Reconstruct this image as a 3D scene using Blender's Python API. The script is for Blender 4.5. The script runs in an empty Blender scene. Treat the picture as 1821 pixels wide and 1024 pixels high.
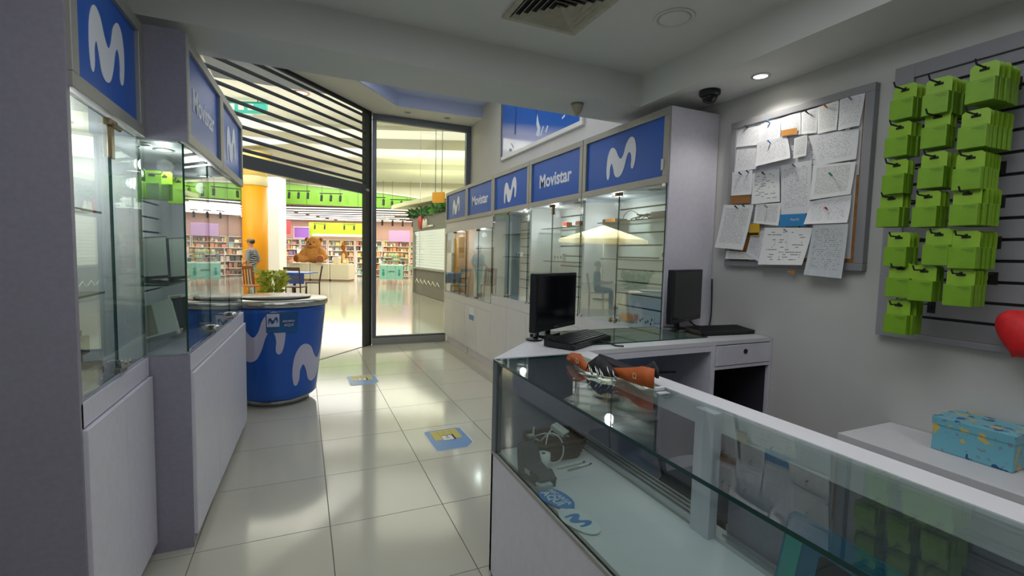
import bpy, bmesh, math, random
from mathutils import Vector, Matrix
from mathutils.geometry import tessellate_polygon
random.seed(7)
S = bpy.context.scene
C = S.collection
PI = math.pi

# ------------------------------------------------------------------ camera, world, light, exposure
YAW, PITCH, ROLL, FPX, EYE = 0.41782, 0.0709, 0.02317, 840.24, 1.43276
cam = bpy.data.objects.new('camera', bpy.data.cameras.new('camera'))
C.objects.link(cam)
_f = Vector((math.sin(YAW)*math.cos(PITCH), math.cos(YAW)*math.cos(PITCH), -math.sin(PITCH)))
_r = Vector((math.cos(YAW), -math.sin(YAW), 0))
_u = _r.cross(_f)
_r2 = _r*math.cos(ROLL) + _u*math.sin(ROLL)
_u2 = -_r*math.sin(ROLL) + _u*math.cos(ROLL)
mw = Matrix((_r2, _u2, -_f)).transposed().to_4x4()
mw.translation = (0, 0, EYE)
cam.matrix_world = mw
cam.data.sensor_width = 36
cam.data.lens = 36*FPX/1821
cam.data.clip_start = 0.05
S.camera = cam
S.view_settings.view_transform = 'Standard'
S.view_settings.look = 'None'
S.view_settings.gamma = 1
S.view_settings.use_curve_mapping = False
S.view_settings.exposure = 0.0
w = bpy.data.worlds.new('world'); S.world = w
w.use_nodes = True
w.node_tree.nodes['Background'].inputs[0].default_value = (0.9, 0.93, 1, 1)
w.node_tree.nodes['Background'].inputs[1].default_value = 0.15
FF = Vector((math.sin(YAW), math.cos(YAW), 0)); RR = Vector((math.cos(YAW), -math.sin(YAW), 0))
def ML(s, d, z=0):            # a point of the mall hall: s metres to the right, d metres ahead of the shop's camera corner
    v = RR*s + FF*d
    return Vector((v.x, v.y, z))
def lamp(name, kind, loc, power, col=(1, 1, 1), size=.1, rot=(0, 0, 0), sy=None, spot=None, blend=.5):
    l = bpy.data.lights.new(name, kind); l.energy = power; l.color = col
    if kind == 'AREA':
        l.size = size
        if sy: l.shape = 'RECTANGLE'; l.size_y = sy
    else:
        l.shadow_soft_size = size
    if kind == 'SPOT': l.spot_size = spot; l.spot_blend = blend
    o = bpy.data.objects.new(name, l); o.location = loc; o.rotation_euler = rot; C.objects.link(o)
    return o
WARM = (1, .93, .72); COOL = (.93, .95, 1)
lamp('mall_light', 'AREA', ML(-5, 12.0, 4.5), 285, (1, .98, .92), 11, (0, 0, -YAW), 5)
lamp('mall_light', 'AREA', ML(-3.5, 18.2, 4.25), 620, (1, .98, .92), 14, (0, 0, -YAW), 4)
lamp('toy_shop_light', 'AREA', ML(-8, 26.5, 3.3), 1300, (1, .90, .80), 14, (0, 0, -YAW), 7)
lamp('entrance_light', 'AREA', ML(-5.5, 8.6, 3.9), 22, (1, .96, .80), 4, (0, 0, -YAW), 2.5)
lamp('recess_fill', 'AREA', (.8, 4.65, 3.63), 38, (.95, .97, 1), 3.2, (0, 0, 0), 2.8)  # area lamp added out of sight behind the beam to brighten the shop front
lamp('cafe_fill', 'AREA', ML(-10.5, 9.5, 4.45), 220, (1, .96, .84), 3.5, (0, 0, -YAW), 3)  # unseen lamp added over the cafe so the parasol mirrors brightly
lamp('ceiling_upfill', 'AREA', ML(-3.2, 15.2, 4.30), 40, (1, .99, .92), 6, (PI, 0, -YAW), 2)  # upward fill added behind the dropped trim to brighten the mall ceiling
lamp('ceiling_upfill', 'AREA', ML(-3.5, 10.0, 4.1), 30, (1, .99, .92), 6, (PI, 0, -YAW), 2.5)  # second upward fill, added free of any cove, for the nearer ceiling
lamp('parasol_boost', 'SPOT', (-4.9, 13.15, 4.45), 4200, (1, .96, .80), .25, spot=1.12, blend=.2)  # unseen spot added to make the parasol's reflection strong enough
lamp('shop_fill', 'AREA', (.6, .75, 2.63), 25, COOL, 1.7, (0, 0, 0), 1.6)  # interior fill added at the ceiling, out of view
lamp('shop_fill', 'AREA', (.9, -1.4, 2.6), 3, COOL, 1.7, (0, 0, 0), .8)  # weak extra fill added behind the camera

# ------------------------------------------------------------------ materials
def lin(h):
    h = h.lstrip('#'); o = []
    for i in (0, 2, 4):
        c = int(h[i:i+2], 16)/255
        o.append(c/12.92 if c <= .04045 else ((c+.055)/1.055)**2.4)
    return (*o, 1)
def mat(name, col, rough=.5, metal=0, var=0, scale=8, bump=0, spec=.5, emit=0, coat=0):
    m = bpy.data.materials.new(name); m.use_nodes = True
    nt = m.node_tree; b = nt.nodes['Principled BSDF']
    c = lin(col) if isinstance(col, str) else (*col, 1)
    b.inputs['Base Color'].default_value = c
    b.inputs['Roughness'].default_value = rough; b.inputs['Metallic'].default_value = metal
    b.inputs['Specular IOR Level'].default_value = spec
    b.inputs['Coat Weight'].default_value = coat
    if emit:
        b.inputs['Emission Color'].default_value = c; b.inputs['Emission Strength'].default_value = emit
    if var or bump:
        tc = nt.nodes.new('ShaderNodeTexCoord'); n = nt.nodes.new('ShaderNodeTexNoise')
        n.inputs['Scale'].default_value = scale; n.inputs['Detail'].default_value = 5
        nt.links.new(tc.outputs['Object'], n.inputs['Vector'])
        if var:
            r = nt.nodes.new('ShaderNodeValToRGB')
            r.color_ramp.elements[0].position = .3; r.color_ramp.elements[1].position = .7
            r.color_ramp.elements[0].color = tuple(max(0, x*(1-var)) for x in c[:3])+(1,)
            r.color_ramp.elements[1].color = tuple(min(1, x*(1+var*.5)) for x in c[:3])+(1,)
            nt.links.new(n.outputs['Fac'], r.inputs[0]); nt.links.new(r.outputs[0], b.inputs['Base Color'])
        if bump:
            bp = nt.nodes.new('ShaderNodeBump'); bp.inputs['Strength'].default_value = bump; bp.inputs['Distance'].default_value = .01
            nt.links.new(n.outputs['Fac'], bp.inputs['Height']); nt.links.new(bp.outputs[0], b.inputs['Normal'])
    return m
def glass(name, tint, base=.05, gain=.92):
    m = bpy.data.materials.new(name); m.use_nodes = True
    nt = m.node_tree; nt.nodes.clear()
    o = nt.nodes.new('ShaderNodeOutputMaterial'); mx = nt.nodes.new('ShaderNodeMixShader')
    t = nt.nodes.new('ShaderNodeBsdfTransparent'); g = nt.nodes.new('ShaderNodeBsdfGlossy')
    t.inputs[0].default_value = lin(tint); g.inputs['Roughness'].default_value = 0.0
    lw = nt.nodes.new('ShaderNodeLayerWeight'); lw.inputs['Blend'].default_value = .5
    p = nt.nodes.new('ShaderNodeMath'); p.operation = 'POWER'; p.inputs[1].default_value = 5
    a = nt.nodes.new('ShaderNodeMath'); a.operation = 'MULTIPLY_ADD'; a.inputs[1].default_value = gain; a.inputs[2].default_value = base
    nt.links.new(lw.outputs['Facing'], p.inputs[0]); nt.links.new(p.outputs[0], a.inputs[0]); nt.links.new(a.outputs[0], mx.inputs[0])
    nt.links.new(t.outputs[0], mx.inputs[1]); nt.links.new(g.outputs[0], mx.inputs[2]); nt.links.new(mx.outputs[0], o.inputs[0])
    return m
def emis(name, col, s):
    m = bpy.data.materials.new(name); m.use_nodes = True
    nt = m.node_tree; nt.nodes.clear()
    o = nt.nodes.new('ShaderNodeOutputMaterial'); e = nt.nodes.new('ShaderNodeEmission')
    e.inputs[0].default_value = lin(col); e.inputs[1].default_value = s
    nt.links.new(e.outputs[0], o.inputs[0]); return m
def paper_mat(name, kind, base='e6e7e6'):
    """printed sheet: rows of fine lines in UV space, broken into words by noise"""
    m = mat(name, base, .7); nt = m.node_tree; b = nt.nodes['Principled BSDF']
    uv = nt.nodes.new('ShaderNodeUVMap'); sp = nt.nodes.new('ShaderNodeSeparateXYZ'); nt.links.new(uv.outputs[0], sp.inputs[0])
    def M(op, a, b_=None):
        n = nt.nodes.new('ShaderNodeMath'); n.operation = op
        for i, v in enumerate((a, b_)):
            if v is None: continue
            if isinstance(v, (int, float)): n.inputs[i].default_value = v
            else: nt.links.new(v, n.inputs[i])
        return n.outputs[0]
    u, v = sp.outputs[0], sp.outputs[1]
    rows = {'text': 44, 'table': 15, 'letter': 28}[kind]
    line = M('LESS_THAN', M('FRACT', M('MULTIPLY', v, rows)), .42 if kind != 'table' else .3)
    nz = nt.nodes.new('ShaderNodeTexNoise'); nz.inputs['Scale'].default_value = 1; nz.inputs['Detail'].default_value = 3
    cb = nt.nodes.new('ShaderNodeCombineXYZ')
    nt.links.new(M('MULTIPLY', u, 34 if kind != 'table' else 6), cb.inputs[0]); nt.links.new(M('MULTIPLY', M('FLOOR', M('MULTIPLY', v, rows)), 7.3), cb.inputs[1])
    oi = nt.nodes.new('ShaderNodeObjectInfo'); nt.links.new(M('MULTIPLY', oi.outputs['Random'], 60), cb.inputs[2])
    nt.links.new(cb.outputs[0], nz.inputs['Vector'])
    word = M('GREATER_THAN', nz.outputs['Fac'], .47 if kind == 'text' else .54)
    inm = M('MULTIPLY', M('MULTIPLY', M('GREATER_THAN', u, .1), M('LESS_THAN', u, .9)), M('MULTIPLY', M('GREATER_THAN', v, .12), M('LESS_THAN', v, .92)))
    fac = M('MULTIPLY', M('MULTIPLY', line, word), inm)
    mx = nt.nodes.new('ShaderNodeMix'); mx.data_type = 'RGBA'
    nt.links.new(M('MULTIPLY', fac, .62 if kind != 'table' else .85), mx.inputs[0])
    mx.inputs[6].default_value = lin(base); mx.inputs[7].default_value = lin('3c3e44')
    nt.links.new(mx.outputs[2], b.inputs['Base Color'])
    return m

LAM = mat('laminate', 'cfcdd8', .38, var=.05, scale=30)
LAMD = mat('laminate_grey', '8b8896', .42, var=.08, scale=60)
WHITE = mat('white_board', 'cdcdd0', .4, var=.03)
WALL = mat('wall_paint', 'c6c6c2', .75, var=.06, scale=2.5)
CEIL = mat('ceiling_paint', 'd6d8d3', .85, var=.03, scale=3)
CEILB = mat('pale_blue_ceiling', 'c6d0ea', .8)  # even pale blue for the recess ceiling and its risers
ALU = mat('sign_frame_metal', '9d9d97', .45, .3)
ALUD = mat('dark_aluminium', '6e747a', .4, .5)
ALUL = mat('light_aluminium', 'c3c6c9', .3, .8)
BLUE = mat('sign_blue', '2260c0', .3, var=.05, scale=3, spec=.15)
LOGO = mat('logo_pale', 'e3e8f2', .5)
LOGOD = mat('drum_logo_lilac', 'c3c1da', .35)
DRUM = mat('drum_blue', '1f5cbb', .28, var=.1, scale=2)
GL = glass('clear_glass', 'f1f8f5', .15)
GLT = glass('counter_glass', 'edf4f2', .06)
GLW = glass('window_glass', 'fbfcf5', .035)
GEDGE = mat('glass_edge', '17413c', .15)
BLK = mat('black_plastic', '131418', .35)
BLKM = mat('black_matte', '1b1b1f', .7)
SCRN = mat('screen', '0a0b0f', .12)
STEEL = mat('polished_steel', 'b9b9b4', .2, 1)
BRASS = mat('lock_brass', '8f7f62', .3, 1)
SHUT = mat('shutter_metal', '4b4f50', .55, .1)
SHUTG = mat('guide_rail_metal', '474c46', .5, .3)
SLATW = mat('slat_white', 'd2d3d2', .45)
SLATG = mat('slat_grey', '8f8f95', .5, var=.05)
GROOVE = mat('slat_groove', '3b3b3e', .7)
GREEN = mat('pack_green', '72a018', .45, var=.12, scale=20)
GREENL = mat('pack_green_light', '8ab42e', .4)
HOLE = mat('dark_hole', '17200a', .8)
LED = emis('lamp_on', 'fff6e6', 14)
LEDOFF = mat('lamp_off', '8a8a86', .3, .6)
TILE = mat('floor_tile', 'b5b2a4', .11, var=.03, scale=1.2, spec=.55)
GROUT = mat('grout', '77756b', .8)
RED = mat('red_plush', 'd6141b', .6, var=.15, scale=40, bump=.2)
ORANGE = mat('orange_band', 'b4561e', .6, var=.12, scale=30)
KRAFT = mat('kraft_orange', 'd08a3a', .7)
P_TEXT = paper_mat('paper_text', 'text'); P_TABLE = paper_mat('paper_table', 'table'); P_LETT = paper_mat('paper_letter', 'letter', 'dcdde0')
PLASTIC = glass('clear_sleeve', 'f6f8f8', .05)
MWALL = mat('mall_wall', 'e6e4d6', .7); MCEIL = mat('mall_ceiling', 'e8e8de', .85)
MFLOOR = mat('mall_floor', 'aaa89c', .12, var=.04, scale=.7, spec=.5)
LIME = mat('lime_fascia', '8cc648', .2, var=.05, scale=.6)
YEL = mat('column_yellow', 'f2a005', .45)
TUBE = emis('tube_light', 'fff3e6', 2.2)
SKYL = emis('skylight', 'f4fbf4', 1.1)

# ------------------------------------------------------------------ building helpers
ORG = {}
def link(name, me, parent=None, m=None, world=True):
    o = bpy.data.objects.new(name, me); C.objects.link(o)
    if m is not None:
        for k in (m if isinstance(m, (list, tuple)) else [m]): me.materials.append(k)
    if parent is not None:
        o.parent = parent
        if world and parent.name in ORG:
            me.transform(ORG[parent.name].inverted())
    return o
def obj(name, bm, m, parent=None, smooth=False, world=True):
    me = bpy.data.meshes.new(name)
    bmesh.ops.recalc_face_normals(bm, faces=bm.faces[:])
    bm.to_mesh(me); bm.free()
    if smooth:
        for p in me.polygons: p.use_smooth = True
    o = link(name, me, parent, m, world)
    if parent is None: pass
    return o
def thing(name, label, cat, loc=(0, 0, 0), rz=0, group=None):
    """an Empty at the thing's base; parts given in world coordinates are moved into its space"""
    o = bpy.data.objects.new(name, None); C.objects.link(o); o.empty_display_size = .05
    o.location = loc; o.rotation_euler = (0, 0, rz)
    o['label'] = label; o['category'] = cat
    if group: o['group'] = group
    ORG[o.name] = Matrix.Translation(Vector(loc)) @ Matrix.Rotation(rz, 4, 'Z')
    return o
def tag(o, label, cat, group=None):
    o['label'] = label; o['category'] = cat
    if group: o['group'] = group
    return o
def lab(o, label): o['label'] = label; return o
def stuff(o): o['kind'] = 'stuff'; return o
def struct(o): o['kind'] = 'structure'; return o
def dup(root, loc, rz=None, label=None, group=None):
    r = root.copy(); C.objects.link(r); r.location = loc
    if rz is not None: r.rotation_euler = (0, 0, rz)
    if label: r['label'] = label
    if group: r['group'] = group
    for ch in list(root.children):
        c = ch.copy(); C.objects.link(c); c.parent = r
        for g in ch.children:
            d = g.copy(); C.objects.link(d); d.parent = c
    return r
def NB(): return bmesh.new()
def box(bm, x0, x1, y0, y1, z0, z1, bev=0, mx=None, mi=0):
    v = [bm.verts.new((x, y, z)) for z in (z0, z1) for y in (y0, y1) for x in (x0, x1)]
    fs = [bm.faces.new([v[i] for i in q]) for q in ((0, 2, 3, 1), (4, 5, 7, 6), (0, 1, 5, 4), (2, 6, 7, 3), (0, 4, 6, 2), (1, 3, 7, 5))]
    for f in fs: f.material_index = mi
    if bev:
        es = list({e for f in fs for e in f.edges})
        r = bmesh.ops.bevel(bm, geom=es, offset=bev, segments=2, profile=.6, affect='EDGES')
        v = list({q for f in r['faces'] for q in f.verts} | {q for q in v if q.is_valid})
        for f in r['faces']: f.material_index = mi
    if mx is not None: bmesh.ops.transform(bm, matrix=mx, verts=[q for q in v if q.is_valid])
    return bm
def bx(*a, **k): return box(NB(), *a, **k)
def tube(bm, pts, r, n=8, closed=False, mi=0):
    pts = [Vector(p) for p in pts]; rings = []
    rr = r if isinstance(r, (list, tuple)) else [r]*len(pts)
    up = None
    for i, p in enumerate(pts):
        a = pts[i-1] if i > 0 else (pts[-1] if closed else p); b = pts[(i+1) % len(pts)] if (i < len(pts)-1 or closed) else p
        t = (b-a).normalized()
        if up is None:
            up = Vector((0, 0, 1)) if abs(t.z) < .9 else Vector((1, 0, 0))
        x = t.cross(up).normalized(); up = x.cross(t).normalized()
        rings.append([bm.verts.new(p + rr[i]*(x*math.cos(2*PI*k/n) + up*math.sin(2*PI*k/n))) for k in range(n)])
    m = len(rings)
    for i in range(m if closed else m-1):
        A, B = rings[i], rings[(i+1) % m]
        for k in range(n):
            f = bm.faces.new((A[k], A[(k+1) % n], B[(k+1) % n], B[k])); f.material_index = mi
    if not closed:
        bm.faces.new(rings[0][::-1]).material_index = mi; bm.faces.new(rings[-1]).material_index = mi
    return bm
def lathe(bm, prof, n=32, c=(0, 0, 0), axis='Z', mi=0):
    rings = []
    for r, z in prof:
        ring = []
        for k in range(n):
            a = 2*PI*k/n; p = (r*math.cos(a), r*math.sin(a), z)
            if axis == 'X': p = (p[2], p[0], p[1])
            if axis == 'Y': p = (p[0], p[2], p[1])
            ring.append(bm.verts.new(Vector(c)+Vector(p)))
        rings.append(ring)
    for A, B in zip(rings, rings[1:]):
        for k in range(n): bm.faces.new((A[k], A[(k+1) % n], B[(k+1) % n], B[k])).material_index = mi
    if prof[0][0] > 1e-6: bm.faces.new(rings[0][::-1]).material_index = mi
    if prof[-1][0] > 1e-6: bm.faces.new(rings[-1]).material_index = mi
    bmesh.ops.remove_doubles(bm, verts=[v for r in (rings[0], rings[-1]) for v in r], dist=1e-6)
    return bm
def prism(bm, pts, z0, z1, mx=None, mi=0):
    """extruded 2-D outline (x,y) from z0 to z1, then placed by mx"""
    A = [bm.verts.new((x, y, z0)) for x, y in pts]; B = [bm.verts.new((x, y, z1)) for x, y in pts]
    n = len(pts)
    for k in range(n): bm.faces.new((A[k], A[(k+1) % n], B[(k+1) % n], B[k])).material_index = mi
    tri = tessellate_polygon([[Vector((x, y, 0)) for x, y in pts]])
    for t in tri:
        for L in (A, B):
            try: bm.faces.new([L[i] for i in t]).material_index = mi
            except ValueError: pass
    if mx is not None: bmesh.ops.transform(bm, matrix=mx, verts=A+B)
    return bm
def ball(bm, c, r, mx=None, seg=16, mi=0):
    r = (r, r, r) if isinstance(r, (int, float)) else r
    q = bmesh.ops.create_uvsphere(bm, u_segments=seg, v_segments=max(6, seg*2//3), radius=1)
    m = Matrix.Translation(c) @ (mx or Matrix()) @ Matrix.Diagonal((*r, 1))
    bmesh.ops.transform(bm, matrix=m, verts=q['verts'])
    for v in q['verts']:
        for f in v.link_faces: f.material_index = mi
    return bm
def pane(name, x0, x1, y0, y1, z0, z1, parent, g=None, edge=True):
    """a sheet of glass: the two big faces are clear, the thin rim is dark green"""
    bm = bx(x0, x1, y0, y1, z0, z1); d = (x1-x0, y1-y0, z1-z0); ax = d.index(min(d))
    for f in bm.faces:
        f.normal_update(); f.material_index = 0 if abs(f.normal[ax]) > .9 or not edge else 1
    return obj(name, bm, [g or GL, GEDGE], parent)
def baked(o, keep=True):
    """modifier result as a plain mesh"""
    dg = bpy.context.evaluated_depsgraph_get(); me = bpy.data.meshes.new_from_object(o.evaluated_get(dg))
    o.modifiers.clear(); old = o.data; o.data = me; bpy.data.meshes.remove(old); return o
def text_bm(s, size, depth=.002, bold=.0, align='CENTER'):
    cu = bpy.data.curves.new('t', 'FONT'); cu.body = s; cu.size = size; cu.extrude = depth; cu.offset = bold
    cu.align_x = align; cu.align_y = 'CENTER'; cu.resolution_u = 4
    o = bpy.data.objects.new('t', cu); C.objects.link(o)
    bpy.context.view_layer.update()
    me = bpy.data.meshes.new_from_object(o.evaluated_get(bpy.context.evaluated_depsgraph_get()))
    bm = NB(); bm.from_mesh(me); bpy.data.objects.remove(o); bpy.data.curves.remove(cu); bpy.data.meshes.remove(me)
    return bm
def text(s, size, mx, m, name='lettering', parent=None, depth=.0015, bold=.0, align='CENTER', sx=1):
    bm = text_bm(s, size, depth, bold, align)
    bmesh.ops.transform(bm, matrix=mx @ Matrix.Diagonal((sx, 1, 1, 1)), verts=bm.verts[:])
    return obj(name, bm, m, parent)
LOGO_PTS = [(.03, .05), (.0, .3), (.03, .62), (.12, .82), (.23, .87), (.36, .79), (.47, .6), (.58, .5), (.68, .6), (.78, .86), (.94, 1.0), (1.08, .92), (1.15, .68), (1.14, .4), (1.09, .2), (1.02, .16),
            (.98, .24), (.99, .42), (.96, .56), (.885, .61), (.81, .5), (.73, .26), (.62, .07), (.47, .015), (.35, .09), (.28, .3), (.21, .43), (.15, .32), (.14, .12), (.09, .0)]
def smooth_outline(P, k=4):
    n = len(P); out = []
    for i in range(n):
        a, b, c, d = (Vector(P[(i+j) % n]) for j in (-1, 0, 1, 2))
        for t in range(k):
            t /= k
            out.append(tuple(.5*((2*b)+(c-a)*t+(2*a-5*b+4*c-d)*t*t+(3*b-a-3*c+d)*t**3)))
    return out
LOGO_OUT = smooth_outline(LOGO_PTS)
def logo(bm, h, mx, depth=.002):
    return prism(bm, [((x-.575)*h*1.12, (y-.5)*h) for x, y in LOGO_OUT], 0, depth, mx)
def frame_m(o, ex, ez):
    """matrix with local x along ex, local y along ez (up), local z out of the surface"""
    ex = Vector(ex).normalized(); ey = Vector(ez).normalized(); en = ex.cross(ey)
    m = Matrix((ex, ey, en)).transposed().to_4x4(); m.translation = o; return m
def rrect(w, h, r, n=5, cut=None):
    """rounded rectangle outline centred on the origin"""
    P = []
    for cx, cy, a0 in ((w/2-r, h/2-r, 0), (-w/2+r, h/2-r, 90), (-w/2+r, -h/2+r, 180), (w/2-r, -h/2+r, 270)):
        if cut and a0 == 270:
            P += [(w/2-cut, -h/2), (w/2, -h/2+cut)]; continue
        for k in range(n+1):
            a = math.radians(a0+90*k/n); P.append((cx+r*math.cos(a), cy+r*math.sin(a)))
    return P
def downlight(parent_or_none, x, y, z, on, label=None, r=.045, power=0, n=20, spot=2.2, group=None):
    """recessed ceiling lamp: ring and disc; as a child part when a parent is given"""
    if parent_or_none is None:
        t = thing('ceiling_downlight', label, 'ceiling light', (x, y, z), 0, group)
    else: t = parent_or_none
    rg = obj('lamp_ring' if parent_or_none else 'ring', lathe(NB(), [(r*.72, 0), (r*.74, -.006), (r, -.004), (r*1.02, .001)], n, (x, y, z)), ALUL, t, True)
    bm = lathe(NB(), [(0, -.003), (r*.45, -.0035), (r*.72, -.002)], n, (x, y, z))
    ds = obj('lamp_face', bm, LED if on else LEDOFF, rg if parent_or_none else t)
    if power: lamp('downlight_beam', 'SPOT', (x, y, z-.02), power, (1, .96, .9), .03, (0, 0, 0), spot=spot, blend=.6)
    return t
def child(name, bm, m, part, thing_, smooth=False):
    """sub-part: world coordinates, parented to a part of thing_"""
    o = obj(name, bm, m, None, smooth)
    o.data.transform(ORG[thing_.name].inverted()); o.parent = part
    return o
def pane_child(name, x0, x1, y0, y1, z0, z1, part, thing_):
    o = pane(name, x0, x1, y0, y1, z0, z1, None); o.data.transform(ORG[thing_.name].inverted()); o.parent = part; return o

# ------------------------------------------------------------------ shop shell
XR, XL, YW, YB = 2.51, -1.05, 7.45, -2.4
DG0 = Vector((.93, 7.42, 0)); DG1 = Vector((-1.05, 5.17, 0))
DD = (DG1-DG0).normalized(); DN = Vector((-DD.y, DD.x, 0))      # along the storefront, away from the hinge corner
if DN.dot(Vector((1, -1, 0))) < 0: DN = -DN                       # towards the shop
floor = struct(obj('floor', prism(NB(), [(XL, YB), (XR, YB), (XR, YW-.02), (.93, YW-.02), tuple(DG0.xy), tuple(DG1.xy)], -.12, -.006), GROUT))
def clip(P, keep):
    out = []
    for i, a in enumerate(P):
        b = P[(i+1) % len(P)]; da, db = keep(a), keep(b)
        if da >= 0: out.append(a)
        if da*db < 0:
            t = da/(da-db); out.append((a[0]+(b[0]-a[0])*t, a[1]+(b[1]-a[1])*t))
    return out
tile_me = None; T = .6; tx, ty = .121, 2.534
for i in range(-2, 5):
    for j in range(-8, 9):
        g = .0022; q = [(tx+i*T+g, ty+j*T+g), (tx+(i+1)*T-g, ty+j*T+g), (tx+(i+1)*T-g, ty+(j+1)*T-g), (tx+i*T+g, ty+(j+1)*T-g)]
        k = q
        for keep in (lambda p: p[0]-XL, lambda p: XR-p[0], lambda p: p[1]-YB, lambda p: YW-.03-p[1], lambda p: (Vector((p[0], p[1], 0))-DG0).dot(DN)-.02):
            k = clip(k, keep)
            if len(k) < 3: break
        if len(k) < 3: continue
        cx, cy = tx+(i+.5)*T, ty+(j+.5)*T
        if k == q and tile_me:
            o = bpy.data.objects.new('tile', tile_me); C.objects.link(o)
        else:
            bm = prism(NB(), [(x-cx, y-cy) for x, y in k], -.012, 0)
            o = obj('tile', bm, TILE)
            if k == q: tile_me = o.data
        o.location = (cx, cy, 0); o.parent = floor
struct(obj('wall_right', bx(XR, XR+.12, YB, YW+.1, 0, 4.2), WALL))
struct(obj('wall_left', bx(XL-.12, XL, YB, 5.15, 0, 4.2), WALL))
struct(obj('wall_back', bx(XL-.12, XR+.12, YB-.12, YB, 0, 2.7), WALL))
TR = 2.653; SOF = 2.45
struct(obj('ceiling', bx(XL, XR, YB, 3.05, TR, TR+.1), CEIL))
bm = NB(); box(bm, XL, XR, 2.655, 3.05, SOF, 3.75); struct(obj('trim_1', bm, CEIL))          # cross beam
struct(obj('trim_2', bx(2.1, XR, YB, 2.66, SOF, TR+.05), CEIL))                               # bulkhead along the right wall
# high ceiling of the shop front: soffit along the glazing and the shutter, pale blue recess between
bm = prism(NB(), [(.93, 7.44), (XR, 7.44), (XR, 6.93), (1.24, 6.93), (-.36, 4.9), (XL, 4.9), (XL, 5.17)], 3.48, 3.75)
struct(obj('ceiling_2', bm, MCEIL))
struct(obj('ceiling_3', bx(XL, XR+.05, 3.05, 7.44, 3.66, 3.8), CEILB))
bm = bx(1.24, XR, 6.918, 6.928, 3.485, 3.66)
prism(bm, [(1.24, 6.928), (-.36, 4.9), (-.35, 4.89), (1.255, 6.92)], 3.485, 3.66); struct(obj('trim_8', bm, CEILB))
# door track in the floor
struct(obj('trim_3', prism(NB(), [tuple((DG0+DD*a+DN*b).xy) for a, b in ((0, -.022), (3.0, -.022), (3.0, .012), (0, .012))], -.02, .002), SHUTG))

# ------------------------------------------------------------------ shop window on the right of the entrance
win = struct(bpy.data.objects.new('window_1', None)); C.objects.link(win); win.location = (1.5, YW, 0); ORG[win.name] = Matrix.Translation((1.5, YW, 0))
obj('window_sill', bx(.965, 2.12, YW-.04, YW+.06, 0, .1, .004), ALU, win)
for nm, a in (('frame_rail', (.965, XR, 3.38, 3.47)), ('frame_stile', (.965, 1.025, .1, 3.40)), ('frame_stile', (2.43, XR, .1, 3.40))):
    obj(nm, bx(a[0], a[1], YW-.03, YW+.05, a[2], a[3], .004), ALUD, win)
obj('frame_rail', bx(1.025, 2.43, YW-.02, YW+.04, .1, .13, .003), ALUD, win)
for a, b in ((1.025, 1.697), (1.7, 2.43)):
    pane('glass_pane', a, b, YW+.004, YW+.014, .12, 3.4, win, GLW)
# front wall above the glazing
struct(obj('wall_front', bx(.93, XR+6, YW, YW+.14, 3.47, 4.8), MWALL))
struct(obj('wall_front_2', bx(XR, XR+6, YW, YW+.14, 0, 3.5), MWALL))

# ------------------------------------------------------------------ roller shutter across the angled entrance
rs = thing('roller_shutter', 'dark roller shutter with open slats half lowered over the angled shop entrance', 'shutter', (.93, 7.42, 0), 0)
def dg(a, b, z): return DG0 + DD*a + DN*b + Vector((0, 0, z))
def dbox(bm, a0, a1, b0, b1, z0, z1):
    v = [bm.verts.new(dg(a, b, z)) for z in (z0, z1) for b in (b0, b1) for a in (a0, a1)]
    for q in ((0, 2, 3, 1), (4, 5, 7, 6), (0, 1, 5, 4), (2, 6, 7, 3), (0, 4, 6, 2), (1, 3, 7, 5)): bm.faces.new([v[i] for i in q])
    return bm
obj('guide_rail', dbox(NB(), -.0, .035, -.03, .03, 0, 3.47), BLKM, rs)
lab(obj('guide_rail', dbox(NB(), .035, .13, -.045, .02, 0, 3.47), SHUTG, rs), 'olive grey outer guide rail')
obj('guide_rail', dbox(NB(), 2.88, 2.98, -.045, .03, 0, 3.47), SHUTG, rs)
for k in range(10):
    z = 3.395-.1175*k
    bm = NB()
    dbox(bm, .1, 2.92, -.011, .011, z-.014, z+.014); dbox(bm, .1, 2.92, -.005, .005, z-.021, z-.012)
    obj('slat', bm, SHUT, rs)
bm = dbox(NB(), .1, 2.92, -.02, .02, 2.285, 2.405); dbox(bm, .1, 2.92, -.028, .028, 2.27, 2.30)
bb = lab(obj('bottom_bar', bm, SHUT, rs), 'broad dark bottom bar of the shutter')
bm = dbox(NB(), .09, .16, .02, .05, 2.31, 2.345); child('latch', bm, ALUL, bb, rs)
obj('head_rail', dbox(NB(), .03, 1.9, .0, .05, 3.44, 3.478), BLKM, rs)
for nm, x, y in (('second', 2.028, 7.15), ('first', 1.431, 7.15)):
    downlight(None, x, y, 3.48, False, '%s unlit round downlight in the high soffit, counted from the shutter' % nm, .055, group='downlights over the shop window')

# ------------------------------------------------------------------ poster on the right wall, above the cabinets
t = thing('wall_poster', 'large blue glossy wall poster in a pale frame high above the cabinets', 'poster', (XR, 5, 2.7))
PM = mat('poster_print', '2069c4', .12, coat=.4)
nt = PM.node_tree; b = nt.nodes['Principled BSDF']
tc = nt.nodes.new('ShaderNodeTexCoord'); sp = nt.nodes.new('ShaderNodeSeparateXYZ'); nt.links.new(tc.outputs['Object'], sp.inputs[0])
rp = nt.nodes.new('ShaderNodeValToRGB'); el = rp.color_ramp.elements
el[0].position = .0; el[0].color = lin('c3c4e4'); el[1].position = 1; el[1].color = lin('1d5fc0')
e2 = el.new(.50); e2.color = lin('b5badf'); e3 = el.new(.66); e3.color = lin('2f66bd')
mp = nt.nodes.new('ShaderNodeMath'); mp.operation = 'MULTIPLY_ADD'; mp.inputs[1].default_value = 1.25; mp.inputs[2].default_value = .0
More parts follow.
